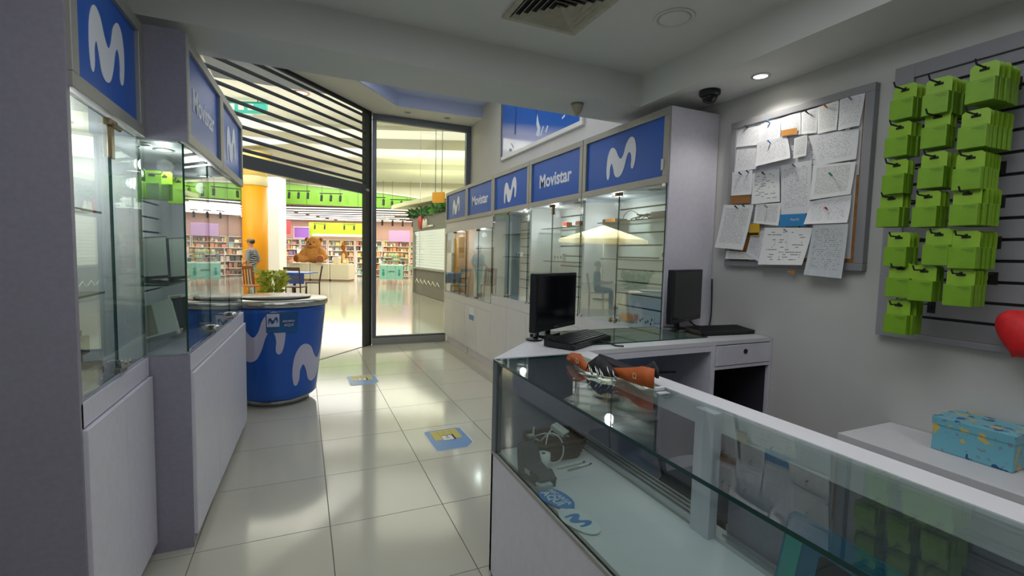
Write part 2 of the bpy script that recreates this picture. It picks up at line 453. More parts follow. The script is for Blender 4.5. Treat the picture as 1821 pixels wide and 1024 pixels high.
nz = nt.nodes.new('ShaderNodeMath'); nz.operation = 'MULTIPLY_ADD'; nz.inputs[1].default_value = -.33; nz.inputs[2].default_value = .36
ad = nt.nodes.new('ShaderNodeMath'); ad.operation = 'ADD'
nt.links.new(sp.outputs[2], mp.inputs[0]); nt.links.new(sp.outputs[1], nz.inputs[0]); nt.links.new(mp.outputs[0], ad.inputs[0]); nt.links.new(nz.outputs[0], ad.inputs[1])
nt.links.new(ad.outputs[0], rp.inputs[0]); nt.links.new(rp.outputs[0], b.inputs['Base Color'])
obj('print', bx(XR-.02, XR-.005, 4.05, 6.05, 2.74, 3.62), PM, t)
FR = mat('poster_frame', 'd9dad3', .4)
obj('frame_rail', bx(XR-.035, XR-.002, 4.0, 6.05, 2.70, 2.745, .003), FR, t)
obj('frame_rail', bx(XR-.035, XR-.002, 4.0, 6.05, 3.62, 3.65, .003), FR, t)
obj('frame_stile', bx(XR-.035, XR-.002, 4.0, 4.05, 2.745, 3.62, .003), FR, t)
obj('frame_stile', bx(XR-.035, XR-.002, 6.05, 6.08, 2.70, 3.62, .003), ALUD, t)
bm = NB()     # printed glimmers, a pale stem and a dark stroke
PX = lambda y, z: (XR-.0215, y, z)
tube(bm, [PX(4.98, 2.80), PX(4.95, 2.88), PX(4.99, 2.95), PX(5.0, 3.05)], [.05, .035, .03, .008], 6)
tube(bm, [PX(4.90, 2.79), PX(4.84, 2.88)], .014, 5); tube(bm, [PX(4.78, 2.80), PX(4.73, 2.86)], .016, 5)
tube(bm, [PX(4.37, 2.93), PX(4.31, 2.97)], .014, 5); tube(bm, [PX(4.42, 2.86), PX(4.36, 2.88)], .012, 5)
for v in bm.verts: v.co.x = XR-.0215+(v.co.x-XR+.0215)*.03
obj('printed_glint', bm, mat('glint', 'cfe0ea', .3), t)
bm = NB(); tube(bm, [PX(5.0, 3.02), PX(5.06, 3.2), PX(5.12, 3.5)], [.012, .02, .02], 6); tube(bm, [PX(5.62, 2.96), PX(5.62, 3.2), PX(5.56, 3.5)], [.02, .02, .014], 6)
tube(bm, [PX(5.80, 2.80), PX(5.72, 2.78)], .02, 6); tube(bm, [PX(5.74, 2.87), PX(5.66, 2.80)], .008, 6)
for v in bm.verts: v.co.x = XR-.0215+(v.co.x-XR+.0215)*.03
obj('printed_stroke', bm, mat('stroke', '2a4a8c', .3), t)

# ------------------------------------------------------------------ display cabinets
def slats(t, x, y0, y1, z0, z1, facing, m=SLATW, pitch=.1):
    """slat boards with recessed grooves, each board a part"""
    me = None; k = 0; z = z0
    obj('back_panel', bx(min(x, x+facing*-.012), max(x, x+facing*-.012), y0, y1, z0, z1), GROOVE, t)
    while z < z1-.02:
        h = min(pitch-.012, z1-z)
        if me is None or h < pitch-.013:
            o = obj('slat', bx(-.006, .006, -(y1-y0)/2, (y1-y0)/2, 0, h, .002), m)
            me = me or o.data
        else:
            o = bpy.data.objects.new('slat', me); C.objects.link(o)
        o.parent = t; o.location = ORG[t.name].inverted() @ Vector((x+facing*.008, (y0+y1)/2, z)); z += pitch
def sign_box(t, xf, y0, y1, z0, z1, face, kind, depth=.4):
    """light box over a cabinet: metal frame, recessed blue panel, white mark. face=-1 looks to -X, +1 to +X"""
    fw = .048
    xb = xf - face*depth
    a, b = sorted((xf-face*.03, xb))
    obj('sign_body', bx(a, b, y0, y1, z0+.03, z1-.001), LAM, t)
    bm = NB(); c, d = sorted((xf, xf-face*.035))
    box(bm, c, d, y0, y1, z0, z0+fw, .003); box(bm, c, d, y0, y1, z1-fw, z1, .003)
    box(bm, c, d, y0, y0+fw, z0+fw, z1-fw, .003); box(bm, c, d, y1-fw, y1, z0+fw, z1-fw, .003)
    obj('sign_frame', bm, ALU, t)
    c, d = sorted((xf-face*.016, xf-face*.032))
    pn = obj('sign_panel', bx(c, d, y0+fw, y1-fw, z0+fw, z1-fw), BLUE, t)
    o = Vector((xf-face*.0155, (y0+y1)/2, (z0+z1)/2)); ex = (0, face, 0)
    if kind == 'logo':
        child('logo', logo(NB(), .265, frame_m(o-Vector((0, face*.01, 0)), ex, (0, 0, 1))), LOGO, pn, t)
    else:
        bm = text_bm('Movistar', .165, .001, .004)
        wd = max(v.co.x for v in bm.verts)-min(v.co.x for v in bm.verts); s = .60*(y1-y0)/wd
        bmesh.ops.transform(bm, matrix=frame_m(o+Vector((0, 0, -.01)), ex, (0, 0, 1)) @ Matrix.Diagonal((s, max(s, .92), 1, 1)), verts=bm.verts[:])
        child('lettering', bm, LOGO, pn, t)
CAB = [('display cabinet with a white M logo sign, standing against the desk end', 'logo'),
       ('display cabinet with a white lettered sign between the two largest M signs', 'word'),
       ('display cabinet in the middle of the right row, M logo sign, bluish glass', 'logo'),
       ('shorter-glazed display cabinet with a pale lettered sign near the shop window', 'word'),
       ('last display cabinet of the right row, M logo sign, beside the shop window', 'logo')]
X0 = 2.1
for i, (lb, kind) in enumerate(CAB):
    y0 = 2.36+i; y1 = y0+1.0 if i < 4 else 7.40
    far = i >= 3
    zb, zt = (.93, 1.905) if not far else (.82, 1.76)
    t = thing('display_cabinet', lb, 'cabinet', ((X0+XR)/2, (y0+y1)/2, 0), 0, 'display cabinets along the right wall')
    obj('plinth', bx(X0+.05, XR-.01, y0+.01, y1-.01, 0, .13), LAM, t)
    bm = bx(X0+.018, XR-.005, y0, y1, .13, zb); obj('base_body', bm, LAM, t)
    ys = [y0, (y0+y1)/2, y1]
    for k in range(2):
        obj('base_door', bx(X0-.002, X0+.016, ys[k]+.002, ys[k+1]-.002, .13, zb-.10, .002), WHITE, t)
    obj('fascia', bx(X0+.002, X0+.018, y0, y1, zb-.097, zb-.002), WHITE, t)
    sw = .016
    obj('side_panel', bx(X0+(.01 if i == 0 else .03), XR-.005, y0-(.004 if i == 0 else 0), y0+sw, zb if i else .13, 1.905 if i else 2.378), LAM, t)
    obj('side_panel', bx(X0+.03, XR-.005, y1-sw, y1, zb, 1.905), WHITE, t)
    if far: obj('header', bx(X0+.012, X0+.03, y0, y1, zt, 1.905), WHITE, t)
    top = obj('top_board', bx(X0+.02, XR-.005, y0+.006, y1-.002, zt+.0, zt+.02 if not far else zt+.02), WHITE, t)
    slats(t, XR-.03, y0+sw, y1-sw, zb+.005, zt, -1)
    ym = (y0+y1)/2
    for ya, yb in ((y0+.012, ym-.002), (ym+.002, y1-.012)):
        pane('glass_door', X0+.002, X0+.01, ya, yb, zb+.012, zt-.004, t)
    for yy in (y0+.03, y1-.03):
        obj('pivot', bx(X0-.004, X0+.014, yy-.016, yy+.016, zb, zb+.022, .002), ALUL, t)
        obj('pivot', bx(X0-.004, X0+.014, yy-.016, yy+.016, zt-.02, zt, .002), ALUL, t)
    bm = NB(); box(bm, X0-.014, X0+.012, ym-.035, ym+.03, zt-.035, zt-.008, .003); ball(bm, (X0-.02, ym-.01, zt-.022), .013, seg=10)
    if i in (1,): box(bm, X0-.01, X0+.012, ym-.028, ym-.004, zt-.10, zt-.035, .003)
    obj('door_lock', bm, BRASS, t)
    bm = NB(); ball(bm, (X0-.012, ym-.03, zb+.04), .017, seg=10); ball(bm, (X0-.012, ym+.03, zb+.035), .017, seg=10); tube(bm, [(X0-.012, ym-.05, zb+.045), (X0-.012, ym+.05, zb+.035)], .007, 6)
    obj('door_lock', bm, BRASS, t)
    hs = {0: (1.41, 1.70), 1: (1.37, 1.69), 2: (1.40, 1.66), 3: (1.2, 1.5), 4: (1.2, 1.5)}[i]
    for z in hs:
        ya, yb = (y0+.08, y1-.06)
        if i in (0, 1) and z < 1.5: ya, yb = y0+.05, y1-.12
        pane('glass_shelf', X0+.12, XR-.05, ya, yb, z, z+.008, t)
    for kk, (dy, on) in enumerate(((.3, False), (.72, True)) if i != 2 else ((.35, True), (.75, False))):
        rg = obj('lamp_ring', lathe(NB(), [(.032, 0), (.034, -.006), (.045, -.004), (.046, .001)], 18, (X0+.15, y0+dy, zt)), ALUL, t, True)
        child('lamp_face', lathe(NB(), [(0, -.003), (.02, -.0035), (.033, -.002)], 18, (X0+.15, y0+dy, zt)), LED if on else LEDOFF, rg, t)
        if on: lamp('cabinet_beam', 'SPOT', (X0+.15, y0+dy, zt-.02), 6 if i < 3 else 4, (.95, .98, 1), .02, spot=2.6, blend=.7); lamp('cabinet_glow', 'POINT', (X0+.15, y0+dy, zt-.07), 1.6, (.95, .98, 1), .035)
    sign_box(t, X0-.003, y0+.003, y1-.003, 1.905, 2.378, -1, kind)
    if i == 0: obj('sign_latch', bx(X0-.008, X0, y0+.04, y0+.06, 1.99, 2.06), FR, t)
    if i == 4: pass
# small sticker with blue print on a base door
t = thing('door_sticker', 'small blue and white sticker on a white base door under the lettered cabinets', 'sticker', (X0-.002, 5.93, .45))
obj('sheet', bx(X0-.0045, X0-.002, 5.96, 6.16, .53, .70), mat('sticker_white', 'd6dde2', .4), t)
obj('blue_band', bx(X0-.006, X0-.0045, 5.96, 6.16, .53, .60), mat('sticker_blue', '3f7fae', .4), t)

# left cabinets, one deep pair and one shallow
def left_cabinet(label, xf, y0, y1, depth, sign, glass_side, rz=0, panel=False, modules=1):
    # built in local space: origin at the near front foot, x out of the front, y along the row
    t = thing('display_cabinet', label, 'cabinet', (xf, y0, 0), rz, 'display cabinets along the left wall')
    M0 = ORG[t.name]; ORG[t.name] = Matrix()
    L = y1-y0; n = modules
    obj('plinth', bx(-depth+.02, -.06, .012, L-.01, 0, .07), LAMD, t)
    obj('base_body', bx(-depth, 0, 0, L, .07 if panel else .0, .93), LAMD, t)
    nd = 2*n if n == 1 else 3
    for k in range(nd):
        obj('base_door', bx(.002, .02, L*k/nd+.002, L*(k+1)/nd-.002, .06, .845, .002), LAM, t)
    obj('fascia', bx(.0, .006, 0, L, .85, .93), LAM, t)
    slats(t, -depth+.03, .02, L-.02, .935, 1.90, 1)
    obj('top_board', bx(-depth, -.02, 0, L, 1.90, 1.915), WHITE, t)
    if glass_side:
        pane('side_glass', -depth+.04, -.008, .002, .010, .935, 1.90, t)
    else:
        obj('side_panel', bx(-depth-.05, .006, -.012, .012, .0, 2.385), LAMD, t)
    if n == 1: obj('side_panel', bx(-depth, -.012, L-.012, L-.002, .93, 1.9), WHITE, t)
    if n == 2: obj('side_panel', bx(-depth, -.03, L-.014, L, .93, 1.9), WHITE, t)
    seams = [0, L/2, L] if n == 1 else [0, L*.3, L*.66, L]
    for a, b in zip(seams, seams[1:]):
        pane('glass_door', -.008, 0, a+.004, b-.004, .945, 1.896, t)
    for s in seams[1:-1]:
        bm = NB(); box(bm, -.004, .018, s-.035, s+.035, .95, .972, .003); ball(bm, (.02, s-.025, .985), .016, seg=10); ball(bm, (.02, s+.025, .98), .016, seg=10); box(bm, .0, .02, s-.02, s+.0, .97, 1.0, .002)
        obj('door_lock', bm, STEEL, t)
    if n == 1:
        bm = NB(); box(bm, -.006, .016, L/2-.05, L/2+.03, 1.865, 1.89, .003); tube(bm, [(.012, L/2-.03, 1.87), (.014, L/2+.05, 1.868)], .009, 8); box(bm, -.002, .012, L/2-.03, L/2+.005, 1.75, 1.865, .003)
        obj('door_lock', bm, BRASS, t)
    for zz in ((1.555, 1.24) if n == 1 else (1.25,)):
        pane('glass_shelf', -depth+.06, -.08, .03, L*(.72 if n == 1 else .96), zz, zz+.008, t)
    for k in range(n):
        a, b = L*k/n, L*(k+1)/n
        sign_box(t, .02, a+.002, b-.002, 1.905, 2.385, 1, sign[k], min(depth+.02, .42))
    for dy, on in (((.2, True), (.5, True)) if n == 1 else ((.10, False), (.22, True), (1.1, True))):
        xx = -.13 if n == 2 else -.2
        rg = obj('lamp_ring', lathe(NB(), [(.032, 0), (.034, -.006), (.045, -.004), (.046, .001)], 18, (xx if on else xx-.06, dy, 1.90)), ALUL, t, True)
        child('lamp_face', lathe(NB(), [(0, -.003), (.02, -.0035), (.033, -.002)], 18, (xx if on else xx-.06, dy, 1.90)), LED if on else LEDOFF, rg, t)
        if on:
            p = M0 @ Vector((xx, dy, 1.88)); lamp('cabinet_glow', 'POINT', p-Vector((0, 0, .06)), 1.6, (.97, .99, 1), .035); lamp('cabinet_beam', 'SPOT', p, 4, (.97, .99, 1), .02, spot=2.6, blend=.7)
    ORG[t.name] = M0
    return t, M0
L1, M1 = left_cabinet('shallow display cabinet at the left edge with a white M logo sign', -.645, 1.872, 2.582, .40, ['logo'], False, 0, True)
L2, M2 = left_cabinet('double display cabinet on the left with glass side, lettered sign and M sign', -.488, 2.595, 4.255, .56, ['word', 'logo'], True, -math.radians(1.75), True, 2)
obj('side_panel', bx(-1.04, -.484, 2.588, 2.602, .0, .93), LAMD, L2)
obj('side_panel', bx(-1.04, -.470, 2.586, 2.600, 1.905, 2.388), LAMD, L2)

# ------------------------------------------------------------------ showcase counter in front
CX, CZ, CYE, CYN = .745, .985, 1.857, -.25
t = thing('showcase_counter', 'long glass-topped showcase counter with lavender front in the foreground', 'counter', (.99, .9, 0))
obj('front_panel', bx(CX, CX+.02, CYN, CYE, .04, .572), LAM, t)
obj('front_edge', bx(CX-.003, CX+.024, CYN, CYE, .572, .586, .002), ALU, t)
obj('end_panel', bx(CX+.0, 1.237, CYE-.018, CYE, .0, .572), LAM, t)
obj('end_panel', bx(CX+.03, 1.237, CYE-.012, CYE, .586, .974), LAMD, t)
obj('corner_post', bx(CX-.002, CX+.026, CYE-.045, CYE, .58, CZ, .003), ALUD, t)
obj('shelf_board', bx(CX+.024, 1.205, CYN, CYE-.018, .560, .585), WHITE, t)
pane('front_glass', CX+.004, CX+.012, CYN, CYE-.04, .586, CZ-.01, t, GLT)
pane('top_glass', CX-.004, 1.148, CYN, CYE-.02, CZ-.01, CZ, t, GLT)
obj('back_rail', bx(1.146, 1.237, CYN, CYE+.02, CZ-.075, CZ, .003), WHITE, t)
tr = obj('sliding_track', bx(1.125, 1.205, 1.06, CYE-.02, .585, .592), ALU, t)
for x in (1.128, 1.150, 1.172, 1.194): obj('track_rib', bx(x, x+.007, 1.06, CYE-.02, .592, .612), ALUL, t)
obj('divider_post', bx(1.112, 1.145, 1.005, 1.08, .585, CZ-.011, .002), LAM, t)
obj('back_panel', bx(1.19, 1.21, CYN, 1.005, .0, CZ-.075), LAMD, t)
obj('back_panel', bx(1.205, 1.225, .98, CYE, .0, .572), LAMD, t)
obj('track_rib', bx(1.135, 1.15, CYN, 1.0, .585, .60), ALUL, t)
obj('track_rib', bx(1.165, 1.18, CYN, 1.0, .585, .60), ALUL, t)

# ------------------------------------------------------------------ service desk behind it
DY = 1.88
t = thing('service_desk', 'white topped L-shaped service desk with drawer between counter and right wall', 'desk', (1.8, 2.1, 0))
TOPP = [(CX, 1.857), (1.146, 1.857), (1.146, DY), (2.506, DY), (2.506, 2.352), (2.085, 2.352), (2.085, 2.405), (1.27, 2.405)]
obj('desk_top', prism(NB(), TOPP, CZ-.022, CZ), WHITE, t)
bm = prism(NB(), [(1.33, 1.985), (2.11, 1.985), (2.07, 2.395), (1.30, 2.395)], CZ-.0, CZ+.006)
for f in bm.faces: f.normal_update(); f.material_index = 0 if f.normal.z > .5 or f.normal.z < -.5 else 1
obj('glass_inset', bm, [glass('inset_glass', 'd3e4dc', .2), GEDGE], t)
obj('apron', bx(1.24, 2.06, DY+.002, DY+.02, .93, CZ-.022), LAM, t)
obj('post', bx(2.032, 2.062, DY, 2.33, .0, CZ-.022), LAM, t)
obj('post', bx(2.49, 2.506, DY, 2.33, .0, CZ-.022), LAM, t)
obj('back_panel', bx(1.245, 2.032, 2.30, 2.32, .0, CZ-.022), mat('desk_panel_blue_grey', 'a3b8d8', .3), t)
DKI = mat('interior_shade', '34313b', .5)  # dark colour stands in for the shade inside the open compartment
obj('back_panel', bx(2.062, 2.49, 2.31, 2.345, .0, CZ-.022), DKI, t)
obj('shade_lining', bx(2.0625, 2.066, DY+.02, 2.31, .518, .824), DKI, t); obj('shade_lining', bx(2.484, 2.4895, DY+.02, 2.31, .518, .824), DKI, t)  # thin dark sheets added so the compartment sides look shaded
o = Vector((CX, 1.86, 0)); a = Vector((1.27, 2.40, 0)); n = Vector((a-o).normalized()); nn = Vector((n.y, -n.x, 0))
bm = prism(NB(), [tuple(p.xy) for p in (o, a, a+nn*.02, o+nn*.02)], 0, CZ-.022); obj('corner_panel', bm, LAM, t)
dr = obj('drawer', bx(2.066, 2.488, DY-.004, 2.30, .846, .957, .002), LAM, t)
child('lock', lathe(NB(), [(0, -.006), (.013, -.006), (.014, .001)], 16, (2.285, DY-.004, .918), 'Y'), BLKM, dr, t)
obj('shelf', bx(2.062, 2.49, DY+.0, 2.33, .825, .842), LAM, t)
obj('shelf', bx(2.062, 2.49, DY+.05, 2.33, .50, .518), LAMD, t)
obj('shelf', bx(1.245, 2.032, 2.0, 2.30, .54, .558), LAMD, t)
obj('dark_bar', tube(NB(), [(1.62, 2.06, .80), (1.90, 2.0, .80)], .006, 8), BLKM, t)  # dark bar standing in for a handle-like shadow in the open section
# papers lying on the desk's lower shelf
for k, (lb, y) in enumerate((('white document pile on the desk\'s open lower shelf', 2.02),)):
    bm = NB()
    for q in range(5): box(bm, 2.12+.01*q, 2.42-.008*q, y-.04+.01*q, y+.2, .518+.006*q, .523+.006*q)
    tag(obj('paper_pile', bm, P_LETT), lb, 'papers')

# ------------------------------------------------------------------ monitors and keyboards
def monitor(label, loc, rz, w=.425, h=.30, foot=True, lift=.055):
    t = thing('monitor', label, 'monitor', loc, rz)
    ORG[t.name] = Matrix()
    bm = bx(-w/2, w/2, -.014, .022, lift, lift+h, .006); obj('bezel', bm, BLK, t)
    obj('screen', bx(-w/2+.016, w/2-.016, -.0155, -.0135, lift+.028, lift+h-.016), SCRN, t)
    bm = bx(-w*.33, w*.33, .02, .06, lift+.04, lift+h-.04, .015); obj('housing', bm, BLKM, t)
    obj('mark', bx(-.022, .022, -.0155, -.0138, lift+.010, lift+.017), mat('mark_grey', '50535a', .4), t)
    if foot:
        bm = NB(); tube(bm, [(-.02, .05, lift+.09), (-.10, .055, .012)], .012, 8); tube(bm, [(.02, .05, lift+.09), (.05, .07, .01)], .016, 8)
        obj('stand', bm, BLK, t)
        bm = NB(); lathe(bm, [(0, 0), (.045, 0), (.043, .008), (0, .012)], 20, (-.11, .055, 0)); prism(bm, rrect(.17, .11, .02), 0, .018, Matrix.Translation((.04, .08, 0)))
        obj('foot', bm, BLK, t)
    else:
        bm = NB(); tube(bm, [(0, .05, lift+.08), (0, .05, .012)], .018, 10); obj('stand', bm, BLK, t)
        obj('foot', lathe(NB(), [(0, 0), (.095, 0), (.09, .012), (.03, .02), (0, .02)], 28, (0, .04, 0)), BLK, t, True)
    ORG[t.name] = Matrix.Translation(loc) @ Matrix.Rotation(rz, 4, 'Z')
    return t
monitor('black flat monitor on the chamfered corner of the desk by the glass counter', (1.235, 2.212, CZ), math.radians(30.2))
monitor('black monitor at the desk end against the tall cabinet side', (2.155, 2.215, CZ+.0), math.radians(24), .45, .32, False, .06)
def keyboard(label, loc, rz, w, d, keys=True):
    t = thing('keyboard', label, 'keyboard', loc, rz); ORG[t.name] = Matrix()
    bm = prism(NB(), rrect(w, d, .018), 0, .018)
    for v in bm.verts:
        if v.co.z > .01: v.co.z += .012*(v.co.y+d/2)/d
    obj('case', bm, BLK, t)
    bm = NB(); rows, cols = 6, 20
    for r in range(rows):
        x = -w/2+.016
        while x < w/2-.03:
            kw = (w-.05)/cols
            if r == 0 and -w*.25 < x < .05: kw = .12
            z = .0185+.012*(r+.5)/rows
            dd = (d-.045)/rows
            y = -d/2+.022+r*dd
            box(bm, x, x+kw-.0025, y, y+dd-.0025, z, z+.006 if keys else z+.003)
            x += kw
    stuff(obj('keys', bm, mat('key_black', '1c1d21' if keys else '151519', .4), t))
    if keys: obj('palm_edge', bx(-w/2+.03, w/2-.03, -d/2+.004, -d/2+.014, .0185, .0215), mat('glossy_black', '0b0b0d', .08), t)
    return t
keyboard('black keyboard with raised keys lying beside the corner monitor', (1.305, 2.07, CZ+.006), math.radians(30.5), .435, .175)
keyboard('flat black keyboard on the desk end above the drawer', (2.32, 2.09, CZ+.006), math.radians(-4), .40, .16, False)
def cable(name, pts, r, m, label, cat='cable', n=6, k=6):
    P = [Vector(p) for p in pts]; Q = []
    for i in range(len(P)-1):
        a, b, c, d = P[max(i-1, 0)], P[i], P[i+1], P[min(i+2, len(P)-1)]
        for j in range(k):
            s = j/k; Q.append(.5*((2*b)+(c-a)*s+(2*a-5*b+4*c-d)*s*s+(3*b-a-3*c+d)*s**3))
    Q.append(P[-1])
    o = obj(name, tube(NB(), Q, r, n), m, None, True)
    return tag(o, label, cat) if label else o
cable('monitor_cable', [(2.30, 2.325, 1.03), (2.34, 2.32, 1.0), (2.38, 2.31, .992), (2.42, 2.28, .993), (2.47, 2.31, 1.03), (2.495, 2.33, 1.12), (2.498, 2.34, 1.3)], .005, BLKM, 'black cable curling from the rear monitor up the right wall')
cable('keyboard_cable', [(1.40, 2.02, .998), (1.43, 1.97, .992), (1.43, 1.92, .990), (1.46, 1.90, .990)], .004, BLKM, 'short black keyboard lead looping over the desk edge')

# ------------------------------------------------------------------ things on and in the counter
# lanyard straps: flat ribbon standing on its edge
def ribbon(pts, wv, th=.003):
    bm = NB(); ring = []
    for p, wd in zip(pts, wv):
        p = Vector(p); wd = Vector(wd); ring.append((p-wd/2, p+wd/2))
    n = len(ring)
    V = []
    for i in range(n):
        t = (Vector(pts[min(i+1, n-1)])-Vector(pts[max(i-1, 0)])).normalized(); nn = t.cross(ring[i][1]-ring[i][0]).normalized()*th
        V.append([bm.verts.new(q) for q in (ring[i][0]-nn, ring[i][1]-nn, ring[i][1]+nn, ring[i][0]+nn)])
    for A, B in zip(V, V[1:]):
        for k in range(4): bm.faces.new((A[k], A[(k+1) % 4], B[(k+1) % 4], B[k]))
    bm.faces.new(V[0]); bm.faces.new(V[-1][::-1]); return bm
t = thing('lanyard_bundle', 'orange and black lanyard straps with metal rings on the glass counter top', 'lanyard', (1.05, 1.45, CZ))
z = CZ+.004
obj('orange_strap', ribbon([(1.015, 1.70, z+.012), (1.02, 1.66, z+.022), (1.015, 1.60, z+.026), (1.005, 1.55, z+.016), (1.0, 1.51, z+.012)],
                           [(.01, .015, .012), (.0, .02, .042), (.005, .0, .052), (.012, .01, .034), (.012, .015, .02)]), ORANGE, t, True)
obj('orange_strap', ribbon([(1.045, 1.43, z+.02), (1.06, 1.38, z+.022), (1.066, 1.33, z+.028), (1.072, 1.29, z+.034), (1.088, 1.245, z+.034)],
                           [(.0, .0, .025), (.0, .0, .04), (.0, .0, .055), (.0, .0, .068), (.0, .0, .068)]), ORANGE, t, True)
obj('orange_strap', ribbon([(1.115, 1.50, z+.015), (1.118, 1.44, z+.02), (1.115, 1.38, z+.02), (1.1, 1.33, z+.02)], [(0, 0, .024), (0, 0, .036), (0, 0, .036), (0, 0, .03)]), ORANGE, t, True)
bm = ribbon([(1.0, 1.52, z+.02), (1.02, 1.49, z+.034), (1.015, 1.455, z+.036), (1.03, 1.42, z+.022), (1.06, 1.40, z+.012)], [(.01, 0, .028), (.01, 0, .062), (.02, 0, .062), (.03, .01, .03), (.03, .01, .01)], .004)
obj('black_strap', bm, BLKM, t, True)
obj('black_strap', ribbon([(1.03, 1.50, z+.06), (1.06, 1.46, z+.045), (1.09, 1.42, z+.03), (1.12, 1.36, z+.02), (1.13, 1.30, z+.055), (1.10, 1.24, z+.05)],
                          [(.02, .0, .02), (.02, .01, .03), (.02, .01, .03), (.02, 0, .03), (.0, 0, .05), (0, 0, .03)], .004), BLKM, t, True)
for c in ((.985, 1.475, z+.02), (.99, 1.44, z+.022), (1.0, 1.425, z+.016), (1.025, 1.415, z+.025), (1.035, 1.395, z+.016)):
    P = [Vector(c)+Vector((.008*math.cos(a), .014*math.cos(a)*.6+.012*math.sin(a), .016*math.sin(a))) for a in [k*2*PI/14 for k in range(14)]]
    obj('ring', tube(NB(), P, .0022, 6, True), STEEL, t, True)
for c in ((.998, 1.585, z+.028), (1.061, 1.31, z+.03)):
    m_ = frame_m(Vector(c), (0, -1, .0), (0, 0, 1)); m_ = m_ @ Matrix.Translation((0, 0, .004))
    bm = NB(); 
    for q in ((-.009, -.007, -.009, .009), (.007, .009, -.009, .009), (-.009, .009, -.009, -.007), (-.009, .009, .007, .009)): box(bm, q[0], q[1], q[2], q[3], -.001, .001, 0, m_)
    obj('printed_mark', bm, mat('mark_white', 'd9b49a', .5), t)
obj('tag', bx(1.075, 1.11, 1.215, 1.228, z, z+.012, .002), WHITE, t)
obj('tag', bx(1.06, 1.10, 1.18, 1.20, z, z+.003, 0), mat('clear_tag', 'b9c0c0', .2), t)

# basket with cables
t = thing('wicker_basket', 'brown woven basket full of white cables inside the glass counter', 'basket', (.98, 1.715, .585))
def rring(w, h, r, z, rz=0, c=(.975, 1.715), n=5):
    return [Vector((c[0]+x*math.cos(rz)-y*math.sin(rz), c[1]+x*math.sin(rz)+y*math.cos(rz), z)) for x, y in rrect(w, h, r, n)]
WICK = mat('wicker', '4a3426', .7, var=.4, scale=90, bump=.8)
bm = NB(); R = [[bm.verts.new(p) for p in rring(*a)] for a in ((.18, .13, .02, .586), (.23, .17, .025, .66), (.215, .155, .022, .66), (.17, .12, .018, .593))]
for A, B in zip(R, R[1:]):
    for k in range(len(A)): bm.faces.new((A[k], A[(k+1) % len(A)], B[(k+1) % len(A)], B[k]))
bm.faces.new(R[0][::-1]); bm.faces.new(R[-1]); obj('woven_body', bm, WICK, t)
obj('rim', tube(NB(), rring(.228, .168, .025, .664, n=4), .008, 6, True), WICK, t, True)
bm = NB()
for k in range(4): tube(bm, rring(.188+.011*k, .138+.01*k, .02, .598+.016*k, n=3), .004, 5, True)
obj('weave_strand', bm, WICK, t)
WC = mat('cable_white', 'c9cbc4', .5)
cable('phone_cable', [(.90, 1.70, .66), (.93, 1.67, .70), (.96, 1.64, .685), (.965, 1.62, .64), (.945, 1.615, .605), (.91, 1.625, .60), (.895, 1.64, .64), (.91, 1.66, .69), (.95, 1.70, .70), (1.0, 1.74, .68)], .0032, WC, 'white phone cable hanging in a loop over the brown basket rim')
cable('phone_cable', [(.89, 1.74, .665), (.92, 1.70, .69), (.96, 1.70, .675), (1.0, 1.72, .665), (1.04, 1.70, .66)], .003, WC, 'white phone cable lying across the inside of the brown basket')
tag(obj('charger_plug', bx(-.022, .022, -.035, .035, -.011, .011, .004, Matrix.Translation((.985, 1.69, .70)) @ Matrix.Rotation(.5, 4, 'Z') @ Matrix.Rotation(.35, 4, 'X')), WC), 'white charger plug on top of the cables in the brown basket', 'charger')
cable('phone_cable', [(.90, 1.76, .70), (.895, 1.755, .66), (.92, 1.75, .64)], .004, WC, 'short white cable end sticking up from the basket corner')
tag(obj('charger_cube', bx(.87, .90, 1.745, 1.775, .635, .668, .004), mat('charger_grey', '9a9b98', .5), None), 'grey charger block in the left corner of the basket', 'charger')
t = thing('paper_roll', 'white till paper roll standing beside the brown basket', 'paper roll', (.86, 1.595, .585))
obj('roll', lathe(NB(), [(.008, .0), (.028, 0), (.028, .07), (.008, .07)], 24, (.86, 1.595, .586)), mat('roll_white', 'c9d0d0', .6), t, True)
obj('core', lathe(NB(), [(.004, .0), (.008, 0), (.008, .0712), (.004, .0712)], 16, (.86, 1.595, .586)), BLKM, t)
# card terminal holder
t = thing('card_reader_stand', 'dark grey angled card reader stand in the counter corner', 'card reader', (.79, 1.53, .585))
GREYD = mat('dark_grey_plastic', '3a4048', .5)
prof = [(-.075, 0), (.075, 0), (.08, .03), (.055, .052), (.02, .045), (-.02, .055), (-.042, .10), (-.055, .118), (-.082, .118), (-.088, .09), (-.08, .03)]
bm = prism(NB(), prof, -.034, .034, frame_m(Vector((.80, 1.54, .586)), (.12, -1, 0), (0, 0, 1)))
bmesh.ops.bevel(bm, geom=bm.edges[:], offset=.004, segments=1, affect='EDGES'); obj('body', bm, GREYD, t)
obj('label_plate', bx(-.012, .022, -.006, .012, 0, .0015, 0, frame_m(Vector((.764, 1.545, .62)), (.12, -1, 0), (0, 0, 1)) @ Matrix.Rotation(0, 4, 'Y')), mat('plate', 'aab0b4', .4), t)
tag(obj('sachet', bx(.765, .82, 1.44, 1.475, .586, .612, .004), mat('sachet_white', 'a9aeb2', .4)), 'small white box lying beside the dark card reader stand', 'box')
